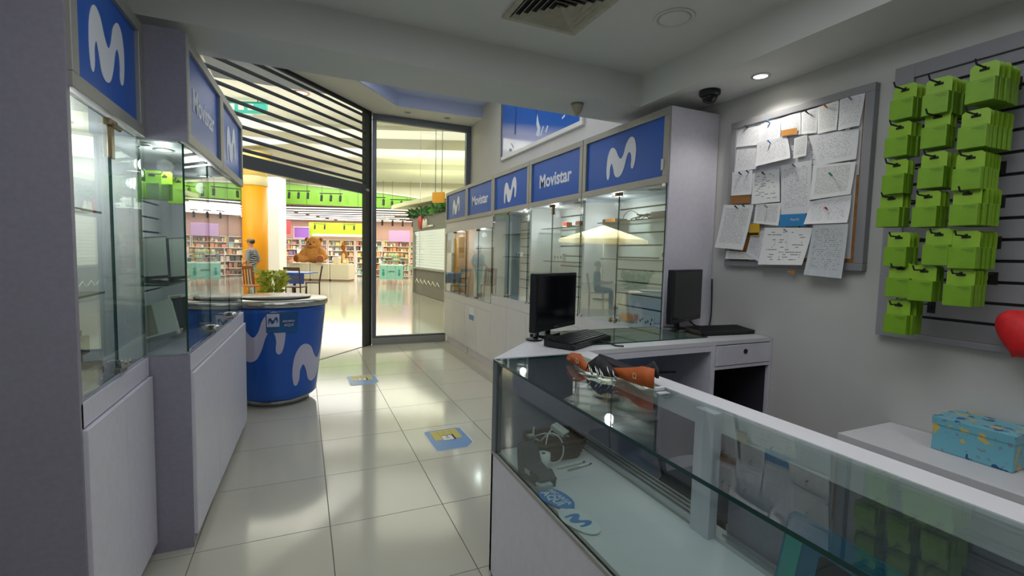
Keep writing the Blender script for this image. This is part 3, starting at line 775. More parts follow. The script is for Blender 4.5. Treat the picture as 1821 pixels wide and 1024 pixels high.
for lb, a, b_, m in (('white pen on the counter shelf, the one closest to the brown basket', (.92, 1.585, .590), (1.06, 1.60, .590), WC), ('thin silver pen in front of the white pen on the counter shelf', (.95, 1.555, .590), (1.075, 1.575, .590), ALUL)):
    t = thing('pen', lb, 'pen', a, 0, 'pens on the counter shelf'); q = Vector(a).lerp(Vector(b_), .88)
    obj('barrel', tube(NB(), [a, q], .004, 8), m, t); obj('tip', tube(NB(), [q, b_], [.004, .001], 8), BLKM, t)
# top-up sign, a speech bubble and a logo bubble cut from board
t = thing('top_up_sign', 'blue and white die-cut RECARGA AQUI sign lying on the counter shelf', 'sign', (.80, 1.28, .586))
SB = mat('sign_board_blue', '2f79bd', .35); SWH = mat('sign_board_white', 'cdd5d6', .35)
def blob(cx, cy, rx, ry, rot, n=28):
    return [(cx+rx*math.cos(a)*math.cos(rot)-ry*math.sin(a)*math.sin(rot), cy+rx*math.cos(a)*math.sin(rot)+ry*math.sin(a)*math.cos(rot)) for a in [2*PI*k/n for k in range(n)]]
bm = prism(NB(), blob(.80, 1.385, .082, .046, -1.35), .588, .592); obj('blue_bubble', bm, SB, t)
bm = prism(NB(), blob(.80, 1.235, .085, .045, -1.35), .5875, .5915); obj('white_bubble', bm, SWH, t)
U = Vector((.17, -1, 0)).normalized(); V = Vector((1, .17, 0)).normalized()
def flat(o): return frame_m(Vector(o), U, V)
text('RECARGA', .026, flat((.816, 1.385, .5925)), SWH, 'lettering', t, .0003, .0005)
text('AQUI', .042, flat((.786, 1.385, .5925)), SWH, 'lettering', t, .0003, .001)
obj('logo', logo(NB(), .06, flat((.80, 1.235, .592)), .0006), SB, t)
# teal standee
t = thing('display_standee', 'teal blue phone display standee leaning in the near end of the counter', 'standee', (1.06, .66, .586))
TEAL = mat('teal_print', '1d5f7e', .3, var=.35, scale=6); TEALD = mat('standee_dark', '0b1b2b', .3)
m_ = frame_m(Vector((1.085, .565, .585+.112)), (-.12, -1, 0), (.25, 0, 1))
obj('board', prism(NB(), rrect(.42, .22, .025), -.012, .0, m_), TEAL, t); 
obj('inner_panel', prism(NB(), rrect(.30, .16, .012), .0, .003, m_ @ Matrix.Translation((.04, -.03, 0))), TEALD, t)
obj('side_band', prism(NB(), rrect(.045, .17, .01), .0, .002, m_ @ Matrix.Translation((-.18, -.03, 0))), mat('teal_light', '2f8a86', .3), t)
# clear plates lying under the strap in the top
# ------------------------------------------------------------------ chair behind the counter
t = thing('chair', 'dark round-backed plastic chair on the staff side of the counter', 'chair', (1.62, 1.42, 0))
CH = mat('chair_dark', '2b2d31', .45)
bm = NB(); 
seat = [[bm.verts.new((1.62+x*s, 1.42+y*s, z_)) for x, y in rrect(.42, .42, .12, 4)] for s, z_ in ((.97, .43), (1, .445), (.97, .46))]
for A, B in zip(seat, seat[1:]):
    for k in range(len(A)): bm.faces.new((A[k], A[(k+1) % len(A)], B[(k+1) % len(A)], B[k]))
bm.faces.new(seat[0][::-1]); bm.faces.new(seat[-1]); obj('seat', bm, CH, t)
bm = NB(); nu, nv = 12, 6; gr = []
for j in range(nv+1):
    row = []
    for i in range(nu+1):
        a = -1.15+2.3*i/nu; zz = .50+.30*j/nv
        wd = .22*(1-.25*(j/nv)**3)
        row.append(bm.verts.new((1.62+wd*math.sin(a), 1.66-.09*(1-math.cos(a))*2+.06*j/nv, zz-.05*abs(math.sin(a))**2*(j/nv))))
    gr.append(row)
for A, B in zip(gr, gr[1:]):
    for k in range(nu): bm.faces.new((A[k], A[k+1], B[k+1], B[k]))
bmesh.ops.solidify(bm, geom=bm.faces[:], thickness=.015); obj('backrest', bm, CH, t, True)
for sx, sy in ((-1, -1), (1, -1), (-1, 1), (1, 1)):
    obj('leg', tube(NB(), [(1.62+sx*.15, 1.42+sy*.15, .435), (1.62+sx*.22, 1.42+sy*.23, 0)], [.018, .013], 10), CH, t)
    if sy > 0: obj('back_strut', tube(NB(), [(1.62+sx*.13, 1.60, .44), (1.62+sx*.13, 1.655, .56)], .014, 8), CH, t)
cable('floor_cable', [(1.36, 1.90, .88), (1.37, 1.87, .6), (1.38, 1.84, .25), (1.40, 1.78, .01), (1.5, 1.7, .008)], .005, BLKM, 'black cable hanging behind the counter down to the floor')

# ------------------------------------------------------------------ side table with gift box
t = thing('side_table', 'low white side table along the right wall', 'table', (2.31, .6, 0))
obj('table_top', bx(2.115, 2.505, -.2, 1.25, .665, .695, .002), WHITE, t)
obj('end_panel', bx(2.14, 2.50, 1.20, 1.225, 0, .665), LAMD, t); obj('end_panel', bx(2.14, 2.50, -.18, -.155, 0, .665), LAMD, t)
t = thing('gift_box', 'light blue gift box printed with yellow and navy shapes on the side table', 'box', (2.40, .88, .695), math.radians(-3))
GB = mat('gift_paper', '6fb2c2', .35); nt = GB.node_tree; b = nt.nodes['Principled BSDF']
tc = nt.nodes.new('ShaderNodeTexCoord'); prev = None
for sc, off, thr, colr in ((16, 0, .37, '1f4f86'), (19, 4.3, .27, 'c9b463'), (30, 9.1, .2, '7e8c9c')):
    mpn = nt.nodes.new('ShaderNodeMapping'); mpn.inputs['Location'].default_value = (off, off*.7, off*.3); nt.links.new(tc.outputs['Object'], mpn.inputs[0])
    nz = nt.nodes.new('ShaderNodeTexNoise'); nz.inputs['Scale'].default_value = 30; nt.links.new(mpn.outputs[0], nz.inputs['Vector'])
    mxv = nt.nodes.new('ShaderNodeMix'); mxv.data_type = 'VECTOR'; mxv.inputs[0].default_value = .06
    nt.links.new(mpn.outputs[0], mxv.inputs[4]); nt.links.new(nz.outputs['Color'], mxv.inputs[5])
    vo = nt.nodes.new('ShaderNodeTexVoronoi'); vo.inputs['Scale'].default_value = sc; nt.links.new(mxv.outputs[1], vo.inputs['Vector'])
    lt = nt.nodes.new('ShaderNodeMath'); lt.operation = 'LESS_THAN'; lt.inputs[1].default_value = thr; nt.links.new(vo.outputs['Distance'], lt.inputs[0])
    mx = nt.nodes.new('ShaderNodeMix'); mx.data_type = 'RGBA'; nt.links.new(lt.outputs[0], mx.inputs[0])
    if prev: nt.links.new(prev, mx.inputs[6])
    else: mx.inputs[6].default_value = lin('6fb2c2')
    mx.inputs[7].default_value = lin(colr); prev = mx.outputs[2]
nt.links.new(prev, b.inputs['Base Color'])
obj('box_base', bx(2.305, 2.49, .765, 1.005, .696, .80, .003), GB, t)
obj('box_lid', bx(2.302, 2.493, .762, 1.008, .797, .832, .004), GB, t)
# plush heart held on the slat panel
t = thing('heart_cushion', 'shiny red heart cushion at the lower right of the slat wall', 'cushion', (2.42, .80, 1.18))
bm = NB(); q = bmesh.ops.create_uvsphere(bm, u_segments=32, v_segments=20, radius=1)
for v in bm.verts:
    y, zc, x = v.co.y, v.co.z, v.co.x
    zz = zc*.95+.45*math.sqrt(abs(y)) if True else zc
    v.co = Vector((x*.055, y*.125, (zz-.12)*.085))
bmesh.ops.transform(bm, matrix=Matrix.Translation((2.395, .785, 1.17)) @ Matrix.Diagonal((1, .92, .92, 1)) @ Matrix.Rotation(math.radians(28), 4, 'X'), verts=bm.verts[:])
obj('plush', bm, RED, t, True)
obj('hang_tag', bx(2.40, 2.404, .76, .785, 1.265, 1.30, .001), WHITE, t); obj('loop', tube(NB(), [(2.43, .80, 1.25), (2.46, .80, 1.30), (2.49, .80, 1.305)], .003, 6), WC, t)

# ------------------------------------------------------------------ slat panel with green packs
t = thing('slat_panel', 'grey slatted display panel with wire hooks on the right wall', 'display panel', (2.49, .6, 1.1))
Y0, Y1, Z0, Z1 = -.15, 1.322, 1.098, 2.31
obj('frame_stile', bx(2.462, XR-.002, Y1-.075, Y1, Z0, Z1, .002), SLATG, t)
obj('frame_rail', bx(2.462, XR-.002, Y0, Y1-.075, Z1-.06, Z1, .002), SLATG, t)
obj('frame_rail', bx(2.462, XR-.002, Y0, Y1-.075, Z0, Z0+.025, .002), SLATG, t)
slats(t, 2.49, Y0, Y1-.075, Z0+.026, Z1-.062, -1, SLATG, .083)
PACK = [  # row: pack centre y, z of the pack, hook z ... one entry per hook, then how many packs hang on it
    [(1.166, 2.06, 4), (1.05, 2.05, 5), (.915, 2.06, 6)], [(1.17, 1.912, 3), (1.05, 1.925, 3), (.93, 1.90, 6)], [(1.175, 1.76, 3), (1.045, 1.77, 4), (.937, 1.75, 5)],
    [(1.18, 1.626, 3), (1.057, 1.62, 3), (.93, 1.62, 5)], [(1.14, 1.463, 3), (1.005, 1.472, 3), (.93, 1.462, 5)], [(1.125, 1.337, 3), (1.05, 1.33, 3), (.93, 1.322, 4)], [(1.12, 1.187, 4)]]
ROW = ['top', 'second', 'third', 'fourth', 'fifth', 'sixth', 'lowest']; COL = ['left', 'middle', 'right']; NTH = ['front', 'second', 'third', 'fourth', 'fifth', 'rearmost']
hk = None; pk = None
for ri, row in enumerate(PACK):
    for ci, (y, z, n) in enumerate(row):
        zh = z+.075
        bm = NB(); ln = .30
        tube(bm, [(0, 0, -.03), (-.004, 0, -.004), (-.012, 0, 0), (-ln, 0, .004), (-ln-.012, 0, .020)], .0032, 6); box(bm, -.002, .006, -.015, .015, -.04, .01)
        if hk is None: hk = obj('hook', bm, BLKM, None); me = hk.data; o = hk
        else: bm.free(); o = bpy.data.objects.new('hook', me); C.objects.link(o)
        o.parent = t; o.location = Vector((2.478, y, zh))-t.location
        for k in range(n):
            x = 2.235+.030*k+random.uniform(-.003, .003)
            yy = y+random.uniform(-.005, .005)
            lb = '%s green accessory pack on the %s hook of the %s row' % (NTH[k] if k < n-1 or n < 3 else 'rearmost', COL[ci] if len(row) > 1 else 'only', ROW[ri])
            if pk is None:
                pk = thing('accessory_pack', lb, 'pack', (x, yy, zh), 0, 'green accessory packs on the slat panel'); ORG[pk.name] = Matrix()
                bm = NB(); box(bm, -.013, .009, -.041, .041, -.118, -.038, .002); obj('carton', bm, GREEN, pk)
                bm = NB(); prism(bm, [(-.041, -.04), (.041, -.04), (.041, .012), (.03, .022), (-.03, .022), (-.041, .012)], .0, .0016, Matrix(((0, 0, 1, .008), (1, 0, 0, 0), (0, 1, 0, 0), (0, 0, 0, 1)))); obj('header_card', bm, GREENL, pk)
                bm = prism(NB(), [(-.014, -.006), (.014, -.006), (.014, .003), (.006, .003), (.004, .010), (-.004, .010), (-.006, .003), (-.014, .003)], 0, .001, Matrix(((0, 0, 1, .0068), (1, 0, 0, 0), (0, 1, 0, 0), (0, 0, 0, 1))))
                obj('hang_hole', bm, HOLE, pk)
                bm = NB()
                box(bm, -.0136, -.013, -.034, .0, -.050, -.047); box(bm, -.0136, -.013, -.034, -.012, -.056, -.054)
                obj('print_mark', bm, mat('pack_print', '557d14', .5), pk)
            else:
                dup(pk, (x, yy, zh), random.uniform(-.05, .05), lb)

# ------------------------------------------------------------------ notice board and papers
t = thing('notice_board', 'grey framed notice board crowded with pinned papers on the right wall', 'notice board', (2.5, 1.82, 1.39))
CORK = mat('cork', 'a8763e', .9, var=.3, scale=60)
BF = mat('board_frame', '8d8d90', .5)
obj('cork_sheet', bx(2.49, XR-.002, 1.44, 2.21, 1.41, 2.27), CORK, t)
for nm, a in (('frame_rail', (1.405, 2.225, 2.245, 2.283)), ('frame_rail', (1.405, 2.225, 1.392, 1.428)), ('frame_stile', (1.405, 1.447, 1.428, 2.245)), ('frame_stile', (2.185, 2.225, 1.428, 2.245))):
    obj(nm, bx(2.470, XR-.001, *a, .003), BF, t)
PAP = [
 ('white printed letter at the top left corner of the notice board', 'letter', [(2.198, 2.259), (2.022, 2.248), (2.007, 2.112), (2.189, 2.131)]),
 ('blank-looking white sheet below the top left letter on the notice board', 'letter', [(2.189, 2.131), (2.027, 2.125), (2.022, 1.974), (2.192, 1.977)]),
 ('white sheet with a blue pin, second along the top of the notice board', 'letter', [(2.022, 2.248), (1.894, 2.241), (1.885, 2.12), (2.008, 2.126)]),
 ('pale sheet above the small orange card on the notice board', 'letter', [(1.893, 2.236), (1.776, 2.242), (1.763, 2.117), (1.877, 2.126)]),
 ('narrow white sheet with a dark pin at the board\'s top centre', 'text', [(1.771, 2.236), (1.682, 2.239), (1.673, 2.105), (1.759, 2.116)]),
 ('white letter with an orange pin left of the top right corner sheet', 'text', [(1.682, 2.239), (1.574, 2.246), (1.571, 2.097), (1.668, 2.097)]),
 ('white sheet at the top right corner of the notice board', 'letter', [(1.568, 2.251), (1.45, 2.247), (1.462, 2.093), (1.563, 2.092)]),
 ('wide white sheet below the top right corner sheet', 'letter', [(1.719, 2.1), (1.466, 2.08), (1.465, 1.934), (1.653, 1.932)]),
 ('narrow printed strip left of the wide white sheet on the board', 'text', [(1.799, 2.102), (1.724, 2.109), (1.719, 1.995), (1.791, 1.992)]),
 ('tilted white sheet curling off the upper left of the notice board', 'letter', [(2.033, 2.126), (1.843, 2.127), (1.791, 1.992), (2.013, 1.981)]),
 ('white sheet with two pins above the orange cork strip', 'letter', [(2.196, 1.977), (2.051, 1.97), (2.041, 1.824), (2.19, 1.831)]),
 ('sheet with bold black lines at the centre left of the board', 'table', [(2.046, 1.948), (1.874, 1.951), (1.852, 1.764), (2.037, 1.764)]),
 ('tall plain grey-white sheet in the centre of the notice board', 'letter', [(1.862, 1.965), (1.686, 1.967), (1.675, 1.688), (1.838, 1.683)]),
 ('white printed sheet with a green pin at the board\'s right side', 'text', [(1.676, 1.935), (1.464, 1.922), (1.473, 1.765), (1.679, 1.756)]),
 ('curled white sheet with a red pin at the board\'s right side', 'letter', [(1.683, 1.749), (1.473, 1.765), (1.466, 1.625), (1.686, 1.628)]),
 ('white form with black headings beside the hanging letter', 'text', [(2.008, 1.762), (1.843, 1.756), (1.846, 1.628), (2.01, 1.652)]),
 ('grey sheet tucked behind the table sheet at the board\'s lower left', 'letter', [(2.025, 1.60), (1.922, 1.606), (1.927, 1.407), (2.047, 1.473)]),
 ('low sheet with blue printing along the board\'s bottom left edge', 'text', [(2.202, 1.49), (1.979, 1.474), (1.976, 1.436), (2.199, 1.436)]),
 ('white letter hanging out over the lower left board frame', 'text', [(2.226, 1.777), (2.008, 1.758), (2.049, 1.49), (2.264, 1.508)]),
 ('clear plastic sleeve with a grey sheet at the lower right of the board', 'letter', [(1.64, 1.626), (1.465, 1.621), (1.468, 1.352), (1.66, 1.362)]),
 ('white price table sheet with black rows hanging at the board bottom', 'table', [(1.923, 1.62), (1.639, 1.608), (1.671, 1.412), (1.936, 1.407)]),
]
PCOL = {2: '3f7fc4', 4: '22304a', 5: 'd8761e', 10: '20263a', 13: '1f9a5a', 14: 'c8202c', 18: '1c2230', 20: '9aa0a8', 6: '8a8f98', 9: '3c76c0', 11: '2a2e36', 12: '777b84', 15: 'aaaaaa', 0: '303236'}
def sheet(q, x, curl=.012, nu=6, nv=8):
    bm = NB(); uvl = bm.loops.layers.uv.new('UVMap'); G = []
    tl, tr, br, bl = (Vector(p) for p in q)
    for j in range(nv+1):
        v = j/nv; row = []
        for i in range(nu+1):
            u = i/nu; a = tl.lerp(tr, u).lerp(bl.lerp(br, u), v)
            row.append((bm.verts.new((x-curl*v*v-.003*math.sin(PI*u)-random.uniform(0, .0006), a.x, a.y)), (u, 1-v)))
        G.append(row)
    for A, B in zip(G, G[1:]):
        for k in range(nu):
            L = (A[k], A[k+1], B[k+1], B[k]); f = bm.faces.new([l[0] for l in L])
            for lp, l in zip(f.loops, L): lp[uvl].uv = l[1]
    return bm
for i, (lb, kind, q) in enumerate(PAP):
    x = 2.484-.0016*i - (.012 if i >= 18 else 0)
    yc = sum(p[0] for p in q)/4; zt = max(p[1] for p in q)
    t = thing('notice_sheet', lb, 'paper', (x, yc, zt), 0, 'papers pinned on the notice board')
    obj('sheet', sheet(q, x, {14: .03, 9: .03, 18: .02, 20: .022, 19: .02}.get(i, .008)), {'text': P_TEXT, 'table': P_TABLE, 'letter': P_LETT}[kind], t, True)
    if i == 19: obj('sleeve', sheet([(a[0], a[1]-.004) for a in q], x-.006, .02), PLASTIC, t, True)
    if i in PCOL:
        px, pz = (q[0][0]+q[1][0])/2, (q[0][1]+q[1][1])/2-.022
        if i in (13, 14): pz -= .04
        bm = NB(); tube(bm, [(x-.002, px, pz), (x-.02, px+.004, pz+.012)], [.0025, .0045], 8); ball(bm, (x-.021, px+.004, pz+.013), .0055, seg=8)
        obj('push_pin', bm, mat('pin', PCOL[i], .3), t, True)
        if i == 10 or i == 18:
            bm = NB(); tube(bm, [(x-.002, px-.05, pz+.006), (x-.02, px-.046, pz+.018)], [.0025, .0045], 8); obj('push_pin', bm, mat('pin', PCOL[i], .3), t, True)
for k, (a, b_, c, d_) in enumerate(((2.19, 1.95, 1.60, 2.0), (1.98, 1.72, 1.98, 2.24), (2.0, 1.74, 1.66, 1.99), (1.75, 1.46, 1.86, 2.24), (1.74, 1.47, 1.45, 1.88), (2.18, 1.92, 1.95, 2.24), (2.05, 1.75, 1.43, 1.68))):
    t = thing('notice_sheet', '%s backing sheet, mostly hidden under the other pinned papers on the board' % ['left', 'upper', 'central', 'upper right', 'lower right', 'upper left', 'lower'][k], 'paper', (2.488-.0003*k, (a+b_)/2, d_), 0, 'papers pinned on the notice board')
    obj('sheet', sheet([(a, d_), (b_, d_), (b_, c), (a, c)], 2.4885-.0004*k, .0005, 2, 2), P_LETT, t)
for lb, col, q, x in (('small orange card near the top of the notice board', 'c98a3c', [(1.876, 2.162), (1.781, 2.156), (1.779, 2.121), (1.87, 2.129)], 2.466),
                      ('bright blue printed card in the middle of the notice board', '2a86c2', [(1.838, 1.69), (1.69, 1.686), (1.681, 1.62), (1.837, 1.623)], 2.45),
                      ('yellow and black sticker card beside the hanging letter', 'd2a51e', [(2.029, 1.648), (1.962, 1.645), (1.957, 1.571), (2.025, 1.576)], 2.446),
                      ('narrow kraft strip above the hanging letter on the board', '9a6a34', [(2.197, 1.832), (2.051, 1.825), (2.048, 1.774), (2.187, 1.777)], 2.462)):
    t = thing('notice_card', lb, 'card', (x, q[0][0], q[0][1]), 0, 'coloured cards on the notice board')
    obj('card', sheet(q, x, .002, 2, 2), mat('card', col, .6), t)
    if 'blue' in lb: text('Ayuda', .02, frame_m(Vector((x-.007, 1.745, 1.658)), (0, -1, 0), (0, 0, 1)), WHITE, 'lettering', t, .0003)
    if 'yellow' in lb: obj('black_band', bx(x-.006, x-.0045, 1.962, 2.022, 1.58, 1.594), BLKM, t)
t = thing('plastic_bag', 'small clear plastic bag with an orange item hanging below the price table sheet', 'bag', (2.44, 1.815, 1.41))
obj('film', sheet([(1.917, 1.415), (1.713, 1.41), (1.714, 1.343), (1.917, 1.341)], 2.448, .006), PLASTIC, t, True)
obj('small_item', ball(NB(), (2.456, 1.75, 1.37), (.006, .018, .014)), KRAFT, t, True)

# ------------------------------------------------------------------ ceiling fixtures
t = thing('dome_camera', 'black dome security camera under the bulkhead by the tall cabinet', 'camera', (2.27, 2.22, SOF))
obj('base', lathe(NB(), [(0, .0), (.062, 0), (.062, -.022), (.05, -.034), (0, -.034)], 32, (2.27, 2.22, SOF)), BLK, t, True)
obj('dome', lathe(NB(), [(.046, -.03), (.045, -.045), (.034, -.066), (.015, -.077), (0, -.079)], 32, (2.27, 2.22, SOF)), mat('smoked_dome', '0c0c10', .08), t, True)
t = thing('motion_sensor', 'beige half-cone motion sensor on the beam soffit', 'sensor', (1.69, 2.80, SOF))
obj('housing', lathe(NB(), [(0, 0), (.040, 0), (.040, -.02), (.034, -.045), (.016, -.072), (.004, -.082), (0, -.082)], 28, (1.69, 2.80, SOF)), mat('sensor_beige', 'a6a08c', .5), t, True)
obj('mounting_plate', lathe(NB(), [(0, .0), (.043, 0), (.043, -.008), (0, -.008)], 28, (1.69, 2.80, SOF)), mat('sensor_plate', '8d8878', .5), t)
downlight(None, 2.328, 1.916, SOF, True, 'bright round downlight in the bulkhead above the notice board', .05, 8, spot=2.3)
downlight(None, 2.328, .2, SOF, True, 'round downlight in the bulkhead above the side table', .05, 10, spot=2.3)
t = thing('speaker_cover', 'flat round white ceiling cover plate in the raised ceiling', 'ceiling cover', (1.74, 1.96, TR))
obj('rim', lathe(NB(), [(.082, 0), (.084, -.006), (.098, -.007), (.102, 0)], 40, (1.74, 1.96, TR)), CEIL, t, True)
obj('plate', lathe(NB(), [(0, -.009), (.07, -.009), (.082, -.004)], 40, (1.74, 1.96, TR)), CEIL, t, True)
t = thing('air_vent', 'square louvred air vent with yellowed blades in the raised ceiling', 'vent', (1.15, 2.12, TR))
VM = mat('vent_cream', 'b9b6a2', .6, var=.15, scale=20)
vc = Vector((1.16, 2.12, 0)); hs = .215
obj('dark_duct', bx(vc.x-hs+.01, vc.x+hs-.01, vc.y-hs+.01, vc.y+hs-.01, TR-.002, TR+.0), BLKM, t)
bm = NB()
for sx, sy in ((1, 0), (-1, 0), (0, 1), (0, -1)):
    if sx: box(bm, *sorted((vc.x+sx*hs, vc.x+sx*(hs-.028))), vc.y-hs, vc.y+hs, TR-.014, TR+.0)
    else: box(bm, vc.x-hs+.028, vc.x+hs-.028, *sorted((vc.y+sy*hs, vc.y+sy*(hs-.028))), TR-.014, TR+.0)
obj('vent_frame', bm, VM, t)
for k in range(6):
    r0 = hs-.034-.031*k; r1 = r0-.018
    for sx, sy in ((1, 0), (-1, 0), (0, 1), (0, -1)):
        ex = Vector((sx, sy, 0)); ey = Vector((-sy, sx, 0)); P = []
        bm = NB()
        for r_, z_ in ((r0, -.018), (r1, -.001)):
            P.append([bm.verts.new(vc+ex*r_+ey*s*(r_)+Vector((0, 0, TR+z_+dz))) for s in (-1, 1) for dz in (0, .003)])
        a, b_ = P
        for q in ((a[0], a[2], b_[2], b_[0]), (a[1], b_[1], b_[3], a[3]), (a[0], a[1], a[3], a[2]), (b_[0], b_[2], b_[3], b_[1]), (a[0], b_[0], b_[1], a[1]), (a[2], a[3], b_[3], b_[2])): bm.faces.new(q)
        obj('blade', bm, VM, t)

# ------------------------------------------------------------------ drum counter at the entrance
DC = Vector((-.235, 5.0, 0))
t = thing('drum_counter', 'round blue drum counter with lilac M logos beside the entrance', 'counter', DC)
obj('plinth', lathe(NB(), [(.27, 0), (.285, .004), (.285, .055), (.27, .06)], 64, DC), STEEL, t, True)
zb_, zt_ = .06, .915
def rad(z): return .345+(.438-.345)*((z-zb_)/(zt_-zb_))**.9
prof = [(.30, zb_), (.335, zb_+.006)]+[(rad(zb_+.02+(zt_-zb_-.02)*k/16), zb_+.02+(zt_-zb_-.02)*k/16) for k in range(17)]
obj('body', lathe(NB(), prof, 96, DC), DRUM, t, True)
obj('top_rim', lathe(NB(), [(.40, .915), (.452, .918), (.458, .93), (.458, .962), (.45, .972), (.2, .975), (0, .975)], 96, DC), STEEL, t, True)
obj('top_disc', lathe(NB(), [(0, .976), (.30, .976), (.31, .985), (.30, .994), (0, .995)], 64, DC), mat('drum_top', '5c605c', .25, .2), t, True)
def on_drum(name, pts, m, lift=.0025):
    """an outline laid on the drum: (angle in degrees, height) pairs, triangulated finely and wrapped on the cone"""
    bm = prism(NB(), [(a*.0073, z) for a, z in pts], 0, .0004)
    bmesh.ops.subdivide_edges(bm, edges=[e for e in bm.edges if e.calc_length() > .05], cuts=3, use_grid_fill=False)
    bmesh.ops.triangulate(bm, faces=bm.faces[:])
    bmesh.ops.subdivide_edges(bm, edges=[e for e in bm.edges if e.calc_length() > .05], cuts=2)
    bmesh.ops.triangulate(bm, faces=bm.faces[:])
    for v in bm.verts:
        a = math.radians(v.co.x/.0073); z = v.co.y; r_ = rad(min(max(z, zb_), zt_))+lift+v.co.z
        v.co = Vector((DC.x+r_*math.cos(a), DC.y+r_*math.sin(a), z))
    return obj(name, bm, m, t)
def dlogo(a0, z0, h, sx=1.0):
    w_ = h/.0073*sx
    return [(a0+x*w_, z0+y*h) for x, y in LOGO_OUT]
on_drum('logo', dlogo(-68, .19, .44, 1.2), LOGOD)
on_drum('logo', dlogo(-150, .43, .46), LOGOD)
on_drum('logo', dlogo(-15, .55, .34), LOGOD)
# recharge notice stuck on the drum
st = mat('notice_blue', '1b5a96', .25, var=.15, scale=6)
on_drum('notice', [(-98, .70), (-64, .70), (-64, .88), (-98, .88)], st, .006)
on_drum('notice_square', [(-97+a, .755+b) for a, b in ((0, 0), (13, 0), (13, .115), (0, .115))], LOGOD, .009)
on_drum('notice_logo', [(-95.5+x*8.6, .78+y*.062) for x, y in LOGO_OUT], st, .011)
for s_, z_, sz in (('RECARGA', .80, .022), ('AQUÍ', .765, .032)):
    bm = text_bm(s_, sz, .0003, .0006)
    for v in bm.verts:
        a = math.radians(-74+v.co.x/.0076); z = z_+v.co.y; r_ = rad(z)+.010+v.co.z
        v.co = Vector((DC.x+r_*math.cos(a), DC.y+r_*math.sin(a), z))
    obj('lettering', bm, LOGOD, t)

# ------------------------------------------------------------------ floor stickers shaped like phone cards
for lb, c, s in (('blue and yellow phone-card floor sticker near the counter', (1.025, 3.445), 1.0), ('blue and yellow phone-card floor sticker near the entrance', (.605, 5.40), 1.0)):
    t = thing('floor_sticker', lb, 'sticker', (c[0], c[1], 0), math.radians(1), 'phone-card stickers on the floor'); ORG[t.name] = Matrix()
    w_, h_ = .30*s, .40*s
    obj('border', prism(NB(), rrect(w_+.016, h_+.016, .035, 5, .075), .0005, .0012), mat('sticker_rim', 'c9ccc4', .4), t)
    obj('blue_card', prism(NB(), rrect(w_, h_, .03, 5, .07), .0012, .0018), mat('sticker_blue', '4b7cb2', .35), t)
    ym = mat('sticker_yellow', 'b5a53a', .4)
    obj('yellow_chip', prism(NB(), rrect(.215, .19, .012), .0018, .0024, Matrix.Translation((-.0, .085, 0))), ym, t)
    bm = NB(); mk = mat('sticker_line', '5f5a1e', .5)
    for q in ((-.1, .1, .14, .142), (-.1, .1, .10, .102), (-.004, -.002, .10, .175), (.05, .052, .0, .175), (-.052, -.05, .0, .175)): box(bm, *q, .0024, .0026)
    obj('chip_line', bm, mk, t)
    obj('shadow_edge', prism(NB(), rrect(.098, .104, .01), .0025, .0028, Matrix.Translation((.004, .022, 0))), BLKM, t)
    obj('white_card', prism(NB(), rrect(.082, .09, .008, 4), .0028, .0034, Matrix.Translation((-.004, .018, 0))), WHITE, t)
    bm = NB(); box(bm, -.02, .012, .018, .022, .0034, .0037); box(bm, -.02, .012, .006, .01, .0034, .0037); lathe(bm, [(0, .0034), (.008, .0034), (.008, .0037)], 12, (0, .045, 0)); obj('print_mark', bm, BLKM, t)

# ------------------------------------------------------------------ goods in the right cabinets
def block(name, label, cat, x0, x1, y0, y1, z0, z1, m, rz=0, group=None, tilt=0, bev=.003):
    c = Vector(((x0+x1)/2, (y0+y1)/2, z0))
    o = obj(name, bx(x0-c.x, x1-c.x, y0-c.y, y1-c.y, 0, z1-z0, bev, Matrix.Rotation(tilt, 4, 'Y')), m)
    o.location = c; o.rotation_euler = (0, 0, rz); return tag(o, label, cat, group)
CARD = mat('box_white', 'd8d8d4', .5); OBX = mat('box_orange', 'd07a22', .5); DKB = mat('box_dark', '22242a', .4)
t = thing('phone_box', 'flat orange and black box on the upper shelf of the nearest right cabinet', 'box', (2.35, 3.26, 1.709))
obj('carton', bx(2.30, 2.42, 3.17, 3.35, 1.709, 1.742, .002), DKB, t); obj('orange_face', bx(2.297, 2.30, 3.17, 3.30, 1.71, 1.741), OBX, t)
pts = []
for k in range(70):
    a = k*.62; pts.append((2.36+.035*math.sin(a*1.7), 2.90+.085*math.cos(a)+.02*math.sin(a*2.3), 1.715+.022*(1+math.sin(a*.9))))
cable('cable_tangle', pts, .0045, BLKM, 'tangle of black cables on the upper shelf of the nearest right cabinet', 'cable', 5, 3)
cable('cable_end', [(2.34, 3.12, 1.712), (2.34, 3.10, 1.77), (2.34, 3.02, 1.795), (2.35, 2.92, 1.75)], .003, BLKM, 'thin black cable arching left of the cable tangle in the cabinet')
block('adapter_box', 'black adapter box right of the cable tangle in the nearest right cabinet', 'box', 2.33, 2.43, 2.62, 2.78, 1.709, 1.765, DKB)
t = thing('scooter_box', 'white box printed with a scooter leaning at the right end of the cabinet shelf', 'box', (2.25, 2.50, 1.42))
m_ = Matrix.Translation((2.27, 2.50, 1.42)) @ Matrix.Rotation(.28, 4, 'Y')
obj('carton', bx(-.015, .02, -.085, .085, 0, .19, .002, m_), CARD, t)
bm = NB(); box(bm, -.0165, -.015, -.06, .06, .05, .07, 0, m_); 
for y in (-.05, .045): prism(bm, [(.022*math.cos(k*PI/8), .022*math.sin(k*PI/8)) for k in range(16)], 0, .0015, m_ @ Matrix.Translation((-.015, y, .035)) @ Matrix.Rotation(-PI/2, 4, 'Y'))
obj('print_dark', bm, DKB, t)
bm = NB(); box(bm, -.0165, -.015, -.03, .05, .085, .10, 0, m_); box(bm, -.0165, -.015, .045, .055, .07, .16, 0, m_); obj('print_red', bm, mat('print_red', 'b4343a', .5), t)
